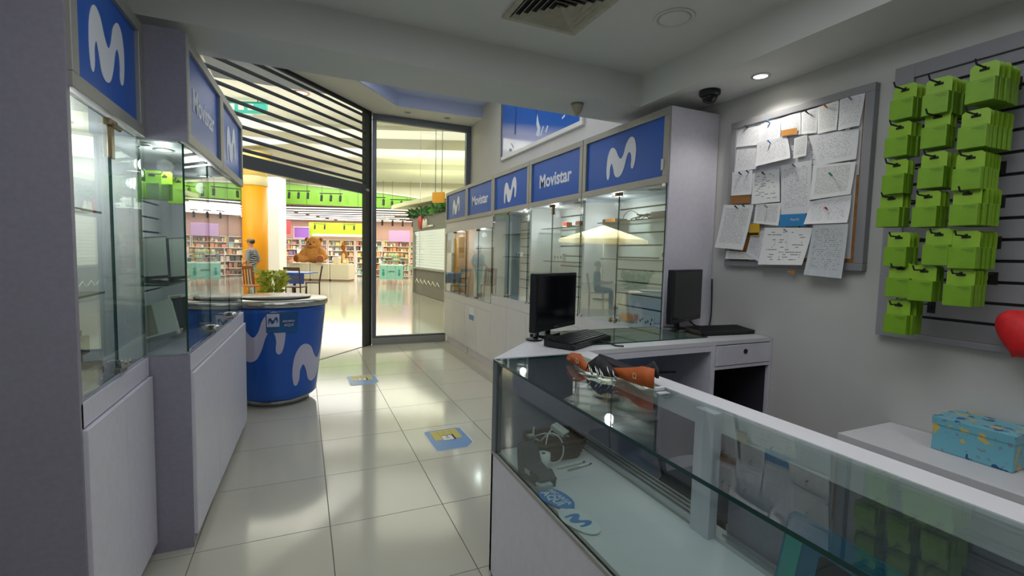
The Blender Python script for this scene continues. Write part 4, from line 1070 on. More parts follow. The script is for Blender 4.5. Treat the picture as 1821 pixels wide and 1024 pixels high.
t = thing('phone_stand', 'white perforated cardboard piece standing on the floor of the nearest right cabinet', 'cardboard', (2.2, 2.63, .935))
obj('sheet', bx(2.195, 2.205, 2.54, 2.71, .945, 1.025, .001), CARD, t)
bm = NB(); 
for y, z, w_ in ((2.68, .985, .014), (2.66, 1.0, .01), (2.62, .98, .012), (2.60, .99, .008), (2.57, .975, .012), (2.56, 1.005, .01)): box(bm, 2.1935, 2.195, y-w_/2, y+w_/2, z-.009, z+.009)
obj('punched_hole', bm, BLKM, t)
block('small_orange_box', 'small orange box on the floor of the nearest right cabinet', 'box', 2.28, 2.36, 2.89, 3.03, .945, .995, OBX)
text('HONOR', .055, frame_m(Vector((2.30, 2.98, .985)), (0, -1, 0), (0, 0, 1)), mat('letters_pale_blue', 'a9c9d8', .4), 'shop_lettering', None, .001, .001)
o = bpy.data.objects['shop_lettering']; tag(o, 'pale HONOR lettering standing on the cabinet floor behind the glass', 'lettering')
for k, (y, nm) in enumerate(((4.02, 'left'), (3.79, 'right'))):
    t = thing('product_box', '%s small red box on the upper shelf under the lettered sign' % nm, 'box', (2.36, y, 1.698), 0, 'red boxes in the second cabinet')
    obj('carton', bx(2.33, 2.39, y-.035, y+.035, 1.699, 1.755, .002), mat('red_box', 'c0301f', .45), t); obj('white_band', bx(2.3285, 2.33, y-.035, y+.035, 1.703, 1.72), CARD, t)
for k, y in enumerate((4.25, 4.19, 4.13)):
    t = thing('socket_block', '%s of three white blocks with a dark slot on the lower shelf' % ('first', 'second', 'third')[k], 'block', (2.38, y, 1.378), 0, 'white blocks on the lower shelf')
    obj('body', bx(2.36, 2.40, y-.028, y+.028, 1.379, 1.45, .003), CARD, t); obj('slot', bx(2.3585, 2.36, y-.008, y+.008, 1.40, 1.43), BLKM, t)
for k, y in enumerate((5.20, 5.13)):
    t = thing('socket_block', '%s small white block in the middle right cabinet' % ('far', 'near')[k], 'block', (2.38, y, 1.408), 0, 'white blocks in the middle cabinet')
    obj('body', bx(2.36, 2.40, y-.025, y+.025, 1.409, 1.46, .003), CARD, t); obj('slot', bx(2.3585, 2.36, y-.008, y+.008, 1.42, 1.445), BLKM, t)
PB = mat('poster_pale_blue', '9cc3d6', .4); PY = mat('poster_yellow', 'd9a92e', .5)
for nm, lb, y0, y1, z0, z1, m in (('showcard', 'yellow showcard in the last right cabinet beside the window', 7.12, 7.30, .86, 1.66, PY), ('showcard', 'upper pale blue showcard in the last right cabinet', 6.74, 7.02, 1.36, 1.68, PB),
                                  ('showcard', 'lower pale blue showcard in the last right cabinet', 6.60, 6.95, .90, 1.25, PB), ('showcard', 'dark tall showcard in the fourth right cabinet', 5.42, 5.62, .86, 1.52, DKB)):
    t = thing(nm, lb, 'card', (2.2, (y0+y1)/2, z0)); obj('card', bx(2.20, 2.206, y0, y1, z0, z1, .001), m, t)
    obj('printed_band', bx(2.1985, 2.20, y0+.02, y1-.02, z0+.08, z0+.16), mat('band', '3b6f8c' if m is PB else '7d5a1c' if m is PY else '6e7076', .5), t)

# ------------------------------------------------------------------ goods in the left cabinets
def LT(x, y, z): return (M2 @ Vector((x, y, z)))
hz = 1.775
bm = NB()
for y in (.20, .42): 
    tube(bm, [(-.52, y, hz), (-.14, y, hz+.004), (-.13, y, hz+.02)], .0035, 6)
for v in bm.verts: v.co = M2 @ v.co
obj('hook', bm, STEEL, L2)
for k, (px, py, ang) in enumerate(((-.235, .20, 55), (-.185, .22, 75), (-.14, .24, 60), (-.125, .42, 70), (-.075, .44, 85))):
    dup(pk, LT(px, py, hz), math.radians(ang), '%s green pack hanging inside the left double cabinet, seen through its side glass' % ('first', 'second', 'third', 'fourth', 'fifth')[k], 'green packs in the left cabinet')
for k, x in enumerate((-.225, -.105)):
    t = thing('tablet_box', '%s grey tablet box leaning on the shelf behind the side glass' % ('left', 'right')[k], 'box', LT(x, .40, 1.258), -math.radians(1.75), 'tablet boxes in the left cabinet'); ORG[t.name] = Matrix()
    m_ = Matrix.Rotation(-.30, 4, 'X') @ Matrix.Rotation(-.10, 4, 'Y')
    obj('carton', bx(-.068, .058, -.012, .03, .012, .232, .002, m_), DKB, t)
    obj('lid', bx(-.050, .056, -.0135, -.012, .018, .226, 0, m_), mat('tablet_grey', 'a3a8a3', .2), t)
block('dark_case', 'black case standing left of the grey tablet boxes in the left cabinet', 'case', LT(-.345, .40, 0).x-.06, LT(-.345, .40, 0).x+.06, LT(-.345, .40, 0).y-.02, LT(-.345, .40, 0).y+.05, 1.258, 1.46, BLK)
for k, (x, y, tl, m, lb) in enumerate(((-.155, .26, .5, CARD, 'white phone box leaning nearest the side glass in the left cabinet'), (-.105, .52, .35, DKB, 'dark phone box leaning behind the white one in the left cabinet'),
                                       (-.16, .72, .3, CARD, 'pale phone box further along in the left double cabinet'))):
    t = thing('phone_box', lb, 'box', LT(x, y, .94), -math.radians(1.75), 'phone boxes in the left cabinet'); ORG[t.name] = Matrix()
    m_ = Matrix.Rotation(-.55, 4, 'X') @ Matrix.Rotation(-tl*.6, 4, 'Y')
    obj('carton', bx(-.08, .07, -.015, .03, .05, .24, .002, m_), m, t)
    obj('printed_panel', bx(-.07, -.015, -.0165, -.015, .06, .23, 0, m_), mat('panel_taupe', '9a9585' if m is CARD else '394456', .4), t)
for k, y in enumerate((.95, 1.15)):
    t = thing('phone_box', '%s navy phone box low in the left cabinet, behind the lettered sign door' % ('near', 'far')[k], 'box', LT(-.18, y, .935), -math.radians(1.75), 'navy phone boxes'); ORG[t.name] = Matrix()
    m_ = Matrix.Rotation(-.35, 4, 'Y')
    obj('carton', bx(-.03, .02, -.07, .07, .012, .17, .002, m_), mat('navy_box', '26425f', .35), t); obj('printed_panel', bx(.0205, .022, -.05, .05, .09, .14, 0, m_), PB, t)
def LV(x, y, z): return (M1 @ Vector((x, y, z)))
t = thing('phone_holder', 'black phone holder standing on the floor of the shallow left cabinet', 'holder', LV(-.16, .50, .94)); ORG[t.name] = Matrix()
bm = bx(-.05, .05, -.06, .06, 0, .02, .003); box(bm, -.03, -.01, -.05, .05, .02, .15, .003); obj('base', bm, BLK, t); obj('cradle', bx(-.012, .02, -.035, .035, .06, .13, .006), DKB, t)
t = thing('phone_holder', 'smaller dark phone holder lying at the front of the shallow left cabinet', 'holder', LV(-.10, .36, .94)); ORG[t.name] = Matrix()
bm = bx(-.04, .04, -.05, .05, 0, .03, .004); obj('base', bm, BLK, t); obj('cradle', bx(-.02, .015, -.03, .03, .03, .05, .006), DKB, t)

# ------------------------------------------------------------------ the mall outside
MR = Matrix.Rotation(-YAW, 4, 'Z')
def mbox(s0, s1, d0, d1, z0, z1, bev=0): return bx(s0, s1, d0, d1, z0, z1, bev, MR)
def mth(name, label, cat, s, d, group=None, rz=0, z=0):
    t = thing(name, label, cat, ML(s, d, z), -YAW+rz, group); ORG[t.name] = Matrix(); return t
struct(obj('floor_2', mbox(-20, 6, 2, 33, -.14, -.010), MFLOOR))
struct(obj('wall_left_2', mbox(-18, -17.8, 2, 33, 0, 4.7), MWALL))
struct(obj('wall_right_2', mbox(3.5, 3.7, 7, 33, 0, 4.7), MWALL))
struct(obj('wall_mall_back', mbox(-18, XL+.5-3, 3.0, 3.2, 0, 4.7), MWALL))
struct(obj('wall_outer', bx(XL-.32, XL-.14, 1.0, 5.2, 0, 4.6), MWALL))
# stepped ceiling of the mall
struct(obj('ceiling_4', mbox(-18, 4, 2.5, 22, 4.6, 4.75), MCEIL))
struct(obj('trim_4', mbox(-4.6, 4, 12.2, 13.4, 4.28, 4.62), MCEIL))
struct(obj('trim_5', mbox(-18, 4, 17.3, 20.6, 4.40, 4.62), MCEIL))
bm = NB(); prism(bm, [(-4.6, 12.2), (-4.6, 13.4), (-7.5, 11.9), (-7.5, 10.9)], 4.28, 4.62, MR); struct(obj('trim_6', bm, MCEIL))
sky = tag(obj('ceiling_light_panel', prism(NB(), [(-4, 11.7), (-1.49, 12.82), (.885, 13.85), (1.315, 14.62), (-1.53, 16.88), (-4, 18.8)], 4.585, 4.60), SKYL), 'broad white luminous skylight panel in the mall ceiling behind the shutter', 'ceiling light')
t = thing('ceiling_downlight', 'warm round downlight in the mall ceiling seen between the upper shutter slats', 'ceiling light', (-.007, 10.756, 4.6))
obj('ring', lathe(NB(), [(.12, 0), (.13, -.015), (.165, -.01), (.17, 0)], 28, (-.007, 10.756, 4.6)), mat('ring_copper', 'c79a78', .4), t, True)
obj('lamp_face', lathe(NB(), [(0, -.006), (.06, -.007), (.12, -.004)], 28, (-.007, 10.756, 4.6)), emis('warm_lamp', 'fff1dc', 3), t)
for k, (x, y, zz, lb) in enumerate(((5.45, 21.2, 4.4, 'left of two bright downlights above the hanging orange sign'), (6.30, 21.1, 4.4, 'right of two bright downlights above the hanging orange sign'), (.05, 19.9, 4.4, 'small downlight just above the shutter bottom bar'))):
    t = thing('ceiling_downlight', lb, 'ceiling light', (x, y, zz), 0, 'mall downlights'); obj('lamp_face', lathe(NB(), [(0, -.012), (.22, -.01), (.26, .0)], 20, (x, y, zz)), TUBE, t); obj('ring', lathe(NB(), [(.26, 0), (.27, -.014), (.31, 0)], 20, (x, y, zz)), MCEIL, t)
t = mth('hanging_sign', 'teal printed sign under the mall ceiling at the far left', 'sign', -5.9, 10.3, None, 0, 4.3)
obj('board', bx(-.7, .6, -.03, .03, 0, .24, .005), mat('teal_sign', '2fae9c', .4), t)
bm = NB()
for k in range(4): box(bm, -.4+.2*k, -.28+.2*k, -.034, -.03, .06, .19)
obj('mark', bm, WHITE, t)
for x in (-.5, .4): obj('hanger', tube(NB(), [(x, 0, .24), (x, 0, .31)], .01, 6), BLKM, t)
# green glass fascia of the toy shop
t = mth('shop_fascia', 'lime green glass fascia band above the toy shop front', 'fascia', -9, 20.5)
tops = [(-17, 4.42), (-13.2, 4.42), (-10.9, 4.36), (-8.9, 4.17), (-6.7, 3.97), (-5.6, 3.90), (-4.6, 3.78), (-3.4, 3.62), (-1.2, 3.50), (1.5, 3.40)]
for (s0, z0), (s1, z1) in zip(tops, tops[1:]):
    lo = lambda s: 3.41-.020*(s+11)
    bm = prism(NB(), [(s0+9+.008, lo(s0)), (s1+9-.008, lo(s1)), (s1+9-.008, z1), (s0+9+.008, z0)], 0, .03, Matrix(((1, 0, 0, 0), (0, 0, 1, 0), (0, 1, 0, 0), (0, 0, 0, 1))))
    obj('glass_panel', bm, LIME, t)
bm = NB()
for (s0, z0), (s1, z1) in zip(tops, tops[1:]): tube(bm, [(s0+9, -.03, z0+.03), (s1+9, -.03, z1+.03)], .035, 6)
obj('cornice', bm, MCEIL, t)
bm = NB()
for (s0, z0), (s1, z1) in zip(tops, tops[1:]):
    prism(bm, [(s0+9, z0+.05), (s1+9, z1+.05), (s1+9, 4.5), (s0+9, 4.5)], 0.02, .05, Matrix(((1, 0, 0, 0), (0, 0, 1, 0), (0, 1, 0, 0), (0, 0, 0, 1))))
obj('bulkhead', bm, mat('bulkhead_grey', 'c9c7b4', .8), t)
# toy shop interior
struct(obj('ceiling_5', mbox(-18, 3.5, 20.6, 33, 3.46, 3.55), mat('toy_ceiling', '97857a', .8)))
struct(obj('wall_toy_back', mbox(-18, 3.5, 31, 31.2, 0, 3.5), mat('toy_wall', 'd9b7b0', .8)))
struct(obj('wall_toy_right', mbox(-4.0, -3.8, 21.5, 31, 0, 3.5), mat('toy_side_wall', 'e3c69a', .8)))
WPIL = mat('white_pillar', 'f1efe6', .5)
struct(obj('pillar_white', mbox(-9.95, -9.27, 18.8, 19.4, 0, 4.4), WPIL))
t = mth('column', 'thick yellow column with a cream band behind the blue drum', 'column', -8.15, 15)
obj('shaft', lathe(NB(), [(.36, 0), (.36, 3.38)], 40), YEL, t, True)
obj('band', lathe(NB(), [(.37, 3.38), (.38, 3.39), (.38, 3.66), (.37, 3.67)], 40), mat('column_band', 'e6d9a4', .5), t, True)
obj('capital', lathe(NB(), [(.36, 3.67), (.36, 3.78), (.5, 3.9), (.5, 4.4)], 40), mat('column_top', 'f5d67e', .5), t, True)
t = mth('sign_panel', 'yellow green wall panel with a glowing white strip deep in the toy shop', 'sign', -10.9, 29.4)
obj('board', bx(-1.75, 1.75, 0, .1, 2.28, 3.12), mat('lime_inner', 'a3d827', .4), t); obj('light_strip', bx(-1.5, 1.75, -.06, 0, 2.30, 2.42), TUBE, t)
t = mth('sign_panel', 'purple framed panel left of the giant teddy bear\'s head', 'sign', -13.05, 29.3)
obj('board', bx(-.45, .45, 0, .08, 2.15, 2.78), mat('purple', '8a5fb8', .5), t); obj('frame', tube(NB(), [(-.47, -.02, 2.13), (.47, -.02, 2.13), (.47, -.02, 2.80), (-.47, -.02, 2.80)], .03, 4, True), mat('lilac', 'd6c4e6', .5), t)
t = mth('sign_panel', 'red panel on top of the shelves beside the white pillar', 'sign', -13.85, 28.8); obj('board', bx(-.3, .32, 0, .08, 2.35, 3.15, .01), mat('coral_red', 'e0454c', .5), t)
t = mth('sign_panel', 'lilac panel in the toy shop seen through the shop window', 'sign', -7.0, 29.6); obj('board', bx(-.75, .55, 0, .08, 2.05, 2.75, .01), mat('lilac_panel', 'b295c6', .5), t)
TOY = [mat('toy', c, .6) for c in ('efe6da', 'e0a06a', 'a98566', 'd98a80', '93809f', '5d5655', 'e3cb7e', 'a4c6be', 'f4f0e8', 'cfa07a')]
def shelf_unit(label, s, d, w_, h_, rz=0, rows=5, z0=.1, seed=0, cols=10, gr='toy shop shelves'):
    random.seed(seed); t = mth('toy_shelf', label, 'shelf', s, d, gr, rz)
    obj('back', bx(-w_/2, w_/2, .38, .40, 0, h_), TOY[0], t)
    for x in (-w_/2, w_/2-.03): obj('upright', bx(x, x+.03, 0, .4, 0, h_), TOY[8], t)
    for k in range(rows+1): obj('shelf_board', bx(-w_/2, w_/2, 0, .4, z0+(h_-z0)*k/rows-.03, z0+(h_-z0)*k/rows), TOY[8], t)
    bm = NB(); H = (h_-z0)/rows
    for k in range(rows):
        x = -w_/2+.05
        while x < w_/2-.12:
            ww = random.uniform(.08, .26); hh = random.uniform(.35, .85)*H; mi = random.randrange(10); zz = z0+H*k
            if random.random() < .45:
                q0 = len(bm.faces); ball(bm, (x+ww/2, .15, zz+hh*.4), (ww*.45, .1, hh*.4), None, 8, mi); ball(bm, (x+ww/2, .12, zz+hh*.8), (ww*.3, .08, hh*.22), None, 8, mi)
            else: box(bm, x, x+ww-.01, .03, .3, zz, zz+hh, 0, None, mi)
            x += ww+random.uniform(.0, .05)
    o = obj('toys', bm, TOY, t); stuff(o); return t
nm = ['far left', 'second', 'third', 'fourth', 'fifth', 'sixth', 'seventh', 'eighth']
for k in range(7):
    shelf_unit('%s tall toy shelf along the back wall of the toy shop' % (nm[k] if k else 'far left'), -16.2+1.75*k, 30.2, 1.7, 2.1, 0, 6, .1, 11+k)
for k in range(4): shelf_unit('%s side shelf on the right wall of the toy shop' % ['deepest', 'deeper', 'nearer', 'nearest'][k], -4.25, 29.3-1.9*k, 1.8, 2.25, -PI/2, 6, .1, 31+k)
for k, (s, d) in enumerate(((-14.2, 25.6), (-12.3, 25.4), (-8.0, 26.5), (-6.4, 25.8), (-15.6, 23.6))): shelf_unit('low toy gondola %s' % ['left of the white pillar', 'behind the white pillar', 'right of the teddy bear', 'seen beside the window post', 'at the toy shop\'s left entrance'][k], s, d, 1.5, 1.45, 0, 4, .1, 51+k, gr='low toy gondolas')
random.seed(5)
k = 0
for r_ in range(7):
    d = 21.6+1.35*r_
    for sg, (a, b_) in enumerate(((-16.5, -11.2), (-11.0, -6.3+.25*r_*0-(.5 if r_ % 2 else 0)+ (1.6 if r_ < 3 else .4)))):
        t = mth('linear_light', 'long white light tube of the %s ceiling row, %s half, in the toy shop' % (['frontmost', 'second', 'third', 'fourth', 'fifth', 'sixth', 'rearmost'][r_], 'left' if sg == 0 else 'right'), 'ceiling light', (a+b_)/2, d, 'light tubes in the toy shop', 0, 3.30)
        L = (b_-a)/2; obj('housing', bx(-L, L, -.05, .05, .05, .10), BLKM, t); obj('tube', bx(-L+.02, L-.02, -.045, .045, .0, .05), TUBE, t)
        for x in (-L*.7, L*.7): obj('hanger', tube(NB(), [(x, 0, .1), (x, 0, .165)], .012, 6), BLKM, t)
def track(label, s, d, z, w_, n):
    t = mth('track_light', label, 'track light', s, d, 'black track lights', 0, z)
    obj('rail', bx(-w_/2, w_/2, -.02, .02, 0, .035), BLKM, t)
    for k in range(n):
        x = -w_/2+.08+(w_-.16)*(k/(n-1) if n > 1 else .54)
        bm = NB(); tube(bm, [(x, 0, 0), (x, -.01, -.07)], .012, 6); tube(bm, [(x, -.0, -.06), (x+.01, -.06, -.30)], .05, 10); obj('spot_head', bm, BLKM, t)
    for x in (-w_*.4, w_*.4): obj('hanger', tube(NB(), [(x, 0, .03), (x, 0, 4.40-z if d < 20.6 else 3.46-z)], .006, 5), BLKM, t)
for lb, px, n in (('black track light with two heads beside the yellow column', 482, 2), ('black track light with three heads over the white pillar', 531, 3), ('black track light with three heads above the teddy bear', 588, 3), ('black track light at the window post', 664, 2), ('black track light with three heads seen through the window', 712, 3)):
    track(lb, (px-910)/840*20.1, 20.1, 3.95-(px-480)*.0015, .95, n)
for lb, px, n in (('small black track light left on the inner green panel', 568, 2), ('small black track light right on the inner green panel', 620, 2)): track(lb, (px-910)/840*28.6, 28.6, 2.98, .75, n)
for k in range(5): track('black spotlight number %s along the toy shop\'s right wall' % ['one', 'two', 'three', 'four', 'five'][k], -4.6-.45*k, 24-.2*k, 3.0, .3, 1)
# teddy bear on white display cubes
for k in range(4):
    t = mth('display_cube', '%s white display cube in the row under the giant teddy bear' % ['leftmost', 'second', 'third', 'rightmost'][k], 'display cube', -10.95+.94*k, 22.6, 'white display cubes')
    obj('cube_body', bx(-.45, .45, -.35, .45, .06, .80, .01), mat('cube_cream', 'e6e0c6', .5), t); obj('front_panel', bx(-.40, .40, -.362, -.35, .13, .76, .004), mat('cube_panel', 'd9d2b4', .5), t); obj('plinth', bx(-.42, .42, -.32, .42, 0, .06), TOY[2], t)
t = mth('teddy_bear', 'giant brown plush teddy bear sitting on white display cubes', 'teddy bear', -9.52, 22.65, None, 0, .815)
BEAR = mat('bear_plush', 'bd8440', .9, var=.2, scale=14, bump=.6); BEARL = mat('bear_sole', '8a4f2c', .9, var=.2, scale=20)
bm = NB()
ball(bm, (0, .05, .40), (.46, .36, .42)); ball(bm, (0, .0, .92), (.37, .31, .33)); ball(bm, (0, -.24, .84), (.19, .14, .13))
for s in (-1, 1):
    ball(bm, (s*.33, .05, 1.10), (.12, .08, .13)); ball(bm, (s*.46, -.08, .46), (.17, .17, .30), Matrix.Rotation(s*-.55, 4, 'Y')); ball(bm, (s*.62, -.18, .30), (.15, .16, .15))
    ball(bm, (s*.40, -.28, .17), (.21, .36, .17), Matrix.Rotation(s*.45, 4, 'Z')); ball(bm, (s*.53, -.56, .21), (.21, .10, .21), Matrix.Rotation(s*.35, 4, 'Z'))
o = obj('body', bm, BEAR, t, True)
md = o.modifiers.new('r', 'REMESH'); md.mode = 'VOXEL'; md.voxel_size = .03; md.use_smooth_shade = True
md = o.modifiers.new('s', 'SMOOTH'); md.iterations = 4; md.factor = .5; baked(o)
for s in (-1, 1):
    obj('foot_pad', ball(NB(), (s*.56, -.655, .21), (.15, .03, .15), Matrix.Rotation(s*.35, 4, 'Z')), BEARL, t, True)
    obj('eye', ball(NB(), (s*.13, -.295, .97), .028, seg=10), BLK, t, True)
    obj('inner_ear', ball(NB(), (s*.34, -.02, 1.10), (.075, .03, .085)), BEARL, t, True)
obj('nose', ball(NB(), (0, -.38, .88), (.06, .035, .04)), BLK, t, True)
t = mth('toy_figure', 'tall tan plush animal standing right of the teddy bear', 'plush toy', -8.25, 23.2, None, 0, .80)
bm = NB(); ball(bm, (0, 0, .35), (.16, .14, .33)); ball(bm, (-.04, -.03, .80), (.13, .12, .16)); ball(bm, (-.1, 0, .98), (.05, .03, .06)); ball(bm, (.05, 0, .98), (.05, .03, .06)); ball(bm, (.12, -.1, .1), (.08, .2, .08)); ball(bm, (-.12, -.1, .1), (.08, .2, .08))
o = obj('body', bm, mat('plush_tan', '9a6428', .9, var=.2, scale=20), t, True); md = o.modifiers.new('r', 'REMESH'); md.mode = 'VOXEL'; md.voxel_size = .025; md.use_smooth_shade = True; baked(o)
obj('belly', ball(NB(), (0, -.125, .36), (.08, .03, .15)), TOY[6], t, True)
t = mth('gift_box', 'cream box on the white cubes right of the teddy bear', 'box', -8.35, 22.5, None, 0, .80); obj('carton', bx(-.14, .14, -.14, .14, 0, .30, .01), mat('cream_box', 'e8dfb0', .5), t); obj('lid', bx(-.15, .15, -.15, .15, .26, .31, .005), TOY[8], t)
t = mth('gift_box', 'yellow tag box beside the cream box near the teddy bear', 'box', -7.95, 22.5, None, 0, .80); obj('carton', bx(-.12, .12, -.1, .1, 0, .26, .01), TOY[6], t); obj('label_plate', bx(-.07, .07, -.105, -.1, .06, .2), TOY[8], t)
t = mth('plush_tray', 'pink tray with toys left of the teddy bear\'s foot', 'tray', -10.72, 22.4, None, 0, .80); obj('tray', bx(-.45, .22, -.2, .2, 0, .14, .01), mat('pink_tray', 'dfae9c', .6), t); 
bm = NB()
for k in range(9): ball(bm, (-.4+.07*k, 0, .18+.02*(k % 2)), (.05, .08, .07), seg=8)
stuff(obj('toys', bm, mat('pink_toy', 'd88c7c', .7), t))
# promotion table seen through the window
t = mth('promotion_table', 'promotion table with teal panels and stacked toys behind the shop window', 'table', -5.2, 20.3)
TL = mat('teal_panel', '8cc6b8', .5)
obj('table_top', bx(-.52, .52, 0, .5, .84, .88), TOY[8], t)
for k in range(3):
    p = obj('front_panel', bx(-.51+.345*k, -.18+.345*k, -.02, .0, .24, .84, .003), TL, t)
    if k == 1: text('LANA', .11, frame_m(Vector((0, -.022, .58)), (1, 0, 0), (0, 0, 1)), DKB, 'lettering', t, .001, .002)
    else:
        bm = NB(); ball(bm, (-.34 if k == 0 else .34, -.022, .48), (.06, .004, .10), seg=10); ball(bm, (-.34 if k == 0 else .34, -.022, .63), (.045, .004, .05), seg=10); obj('printed_figure', bm, mat('figure_teal', '3f8f8a', .5), t)
for x in (-.5, .46): obj('leg', bx(x, x+.04, .02, .06, 0, .84), TOY[8], t)
random.seed(3); bm = NB()
for k in range(26): 
    x = random.uniform(-.48, .48); zz = .88+.16*random.randrange(3); ball(bm, (x, .25, zz+.08), (.07, .06, .09), seg=8, mi=random.randrange(10))
stuff(obj('toys', bm, TOY, t))
for k in range(3): obj('riser', bx(-.5, .5, .16, .4, .865+.16*k, .885+.16*k), TL, t)
# kiosk with lit roll shutter, grey base and plants, standing at an angle on the right
ka, kb = Vector((-3.5, 16.8)), Vector((-1.9, 13.7)); kdir = (kb-ka); klen = kdir.length; kang = math.atan2(kdir.y, kdir.x)
t = mth('kiosk', 'grey angled shop kiosk with a lit white roll shutter seen through the window', 'kiosk', ka.x, ka.y, None, kang)
KG = mat('kiosk_grey', '6a6a64', .5); KGD = mat('kiosk_dark', '4f4f49', .5)
obj('base_wall', bx(0, klen, .02, .3, 0, .86), KG, t); obj('ledge', bx(-.03, klen+.03, -.06, .3, .86, .92, .005), ALU, t)
obj('header', bx(-.05, klen+.05, -.04, .35, 2.16, 2.62, .005), KG, t)
for x in (-.05, klen-.08): obj('post', bx(x, x+.13, -.05, .1, 0, 2.16), ALU, t)
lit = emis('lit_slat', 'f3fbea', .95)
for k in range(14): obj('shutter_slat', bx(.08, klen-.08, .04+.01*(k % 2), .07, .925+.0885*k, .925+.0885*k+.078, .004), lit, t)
obj('side_wall', bx(klen+.02, klen+.5, -.03, .3, 0, 2.7), KGD, t)
obj('light_letter', text_bm('A', .01), lit, t) if False else None
bm = NB(); tube(bm, [(.95, -.06, 2.2), (1.0, -.06, 2.45), (1.05, -.06, 2.85), (1.12, -.06, 2.6), (1.22, -.06, 2.25)], [.05, .11, .04, .09, .03], 8); obj('red_figure', bm, mat('kiosk_red', 'd8452e', .5), t, True)
bm = NB(); tube(bm, [(1.35, -.07, 2.22), (1.42, -.07, 2.48), (1.5, -.07, 2.24)], .05, 8); tube(bm, [(1.62, -.07, 2.24), (1.68, -.07, 2.48), (1.74, -.07, 2.24)], .05, 8); box(bm, 1.85, 2.35, -.08, -.05, 2.24, 2.29); obj('white_lettering', bm, TOY[8], t, True)
bm = NB()
for k in range(6): tube(bm, [(.25+.45*k, -.02, .38), (.42+.45*k, -.02, .52), (.62+.45*k, -.02, .40)], .012, 6)
obj('white_scroll', bm, TOY[8], t)
def leaves(bm, n, fx, ln, wd, seed):
    random.seed(seed)
    for k in range(n):
        p, dr = fx(k); dr = Vector(dr).normalized(); sd = dr.cross(Vector((random.uniform(-1, 1), random.uniform(-1, 1), .4))).normalized()
        l = ln*random.uniform(.6, 1.2); w_ = wd*random.uniform(.7, 1.2); p = Vector(p); dp = Vector((0, 0, -.25*l))
        v = [bm.verts.new(q) for q in (p, p+dr*l*.5+sd*w_, p+dr*l+dp, p+dr*l*.5-sd*w_)]
        f = bm.faces.new(v); f.material_index = random.randrange(2)
LEAF = [mat('leaf', '2f6a2c', .5), mat('leaf_light', '5f9a3c', .5)]; LEAFY = [mat('leaf_yellow', 'd3d25c', .5), mat('leaf_lime', '9cb03c', .5)]
bm = NB(); leaves(bm, 700, lambda k: ((random.uniform(-.25, klen), random.uniform(-.12, .3), random.uniform(2.60, 2.80)), (random.uniform(-1, 1), random.uniform(-1, .3), random.uniform(.1, 1.2))), .26, .05, 4)
t2 = mth('planter', 'row of green plants on top of the grey kiosk', 'plant', ka.x, ka.y, None, kang, 2.62)
for v in bm.verts: v.co.z -= 2.62
stuff(obj('foliage', bm, LEAF, t2)); obj('trough', bx(0, klen, .0, .25, .005, .10), KGD, t2)
bm = NB(); P = [(-4.6, 17.9), (-3.6, 16.2), (-2.3, 14.3), (-1.2, 13.2), (.6, 12.6), (1.4, 14.5), (-2.0, 18.5)]
struct(obj('trim_7', prism(NB(), P, 3.02, 3.16, MR), mat('canopy_edge', 'd7d9b8', .6)))
t = mth('hanging_sign', 'small orange sign hanging on two rods from the mall ceiling', 'sign', -1.74, 11.0, None, math.radians(-28), 2.58)
obj('board', bx(-.16, .16, -.03, .03, 0, .24, .004), mat('sign_orange', 'f0a818', .4), t)
for x in (-.09, .09): obj('dark_bar', tube(NB(), [(x, 0, .24), (x, 0, 2.02)], .008, 6), ALUD, t)

# café corner behind the drum
def chair(label, s, d, rz, m, slat=False):
    t = mth('cafe_chair', label, 'chair', s, d, None, rz)
    obj('seat', bx(-.21, .21, -.2, .2, .43, .46, .008), m, t)
    for x in (-.19, .19):
        obj('leg', tube(NB(), [(x, -.18, .43), (x, -.2, 0)], .016, 6), m, t); obj('leg', tube(NB(), [(x, .19, 0), (x, .19, .46), (x*1.02, .27, .96)], .018, 6), m, t)
    obj('top_rail', bx(-.21, .21, .255, .285, .88, .97, .008), m, t)
    if slat:
        for k in range(5): obj('slat', tube(NB(), [(-.15+.075*k, .20, .48), (-.15+.075*k, .265, .9)], .02, 6), m, t)
    else: obj('cross_rail', bx(-.2, .2, .225, .245, .66, .71, .005), m, t)
    return t
DW = mat('dark_wood', '3f2f2a', .5); RW = mat('red_wood', '8a4a22', .5)
chair('dark wooden cafe chair in front of the blue table', -5.72, 12.5, PI, DW)
chair('reddish slatted cafe chair beside the standing man', -6.85, 12.4, math.radians(60), RW, True)
chair('dark cafe chair at the right end of the blue table', -6.05, 14.3, math.radians(-67), DW)
t = mth('cafe_table', 'blue topped cafe table behind the drum counter', 'table', -6.6, 14.3)
BT = mat('table_blue', '2f6fc4', .25); obj('table_top', bx(-.55, .55, -.4, .4, .72, .755, .008), BT, t); obj('pedestal', lathe(NB(), [(.25, 0), (.25, .02), (.04, .05), (.04, .72)], 20), DW, t)
obj('cloth_panel', bx(-.45, .45, -.38, -.36, .42, .72), mat('navy_cloth', '1f3a78', .7), t)
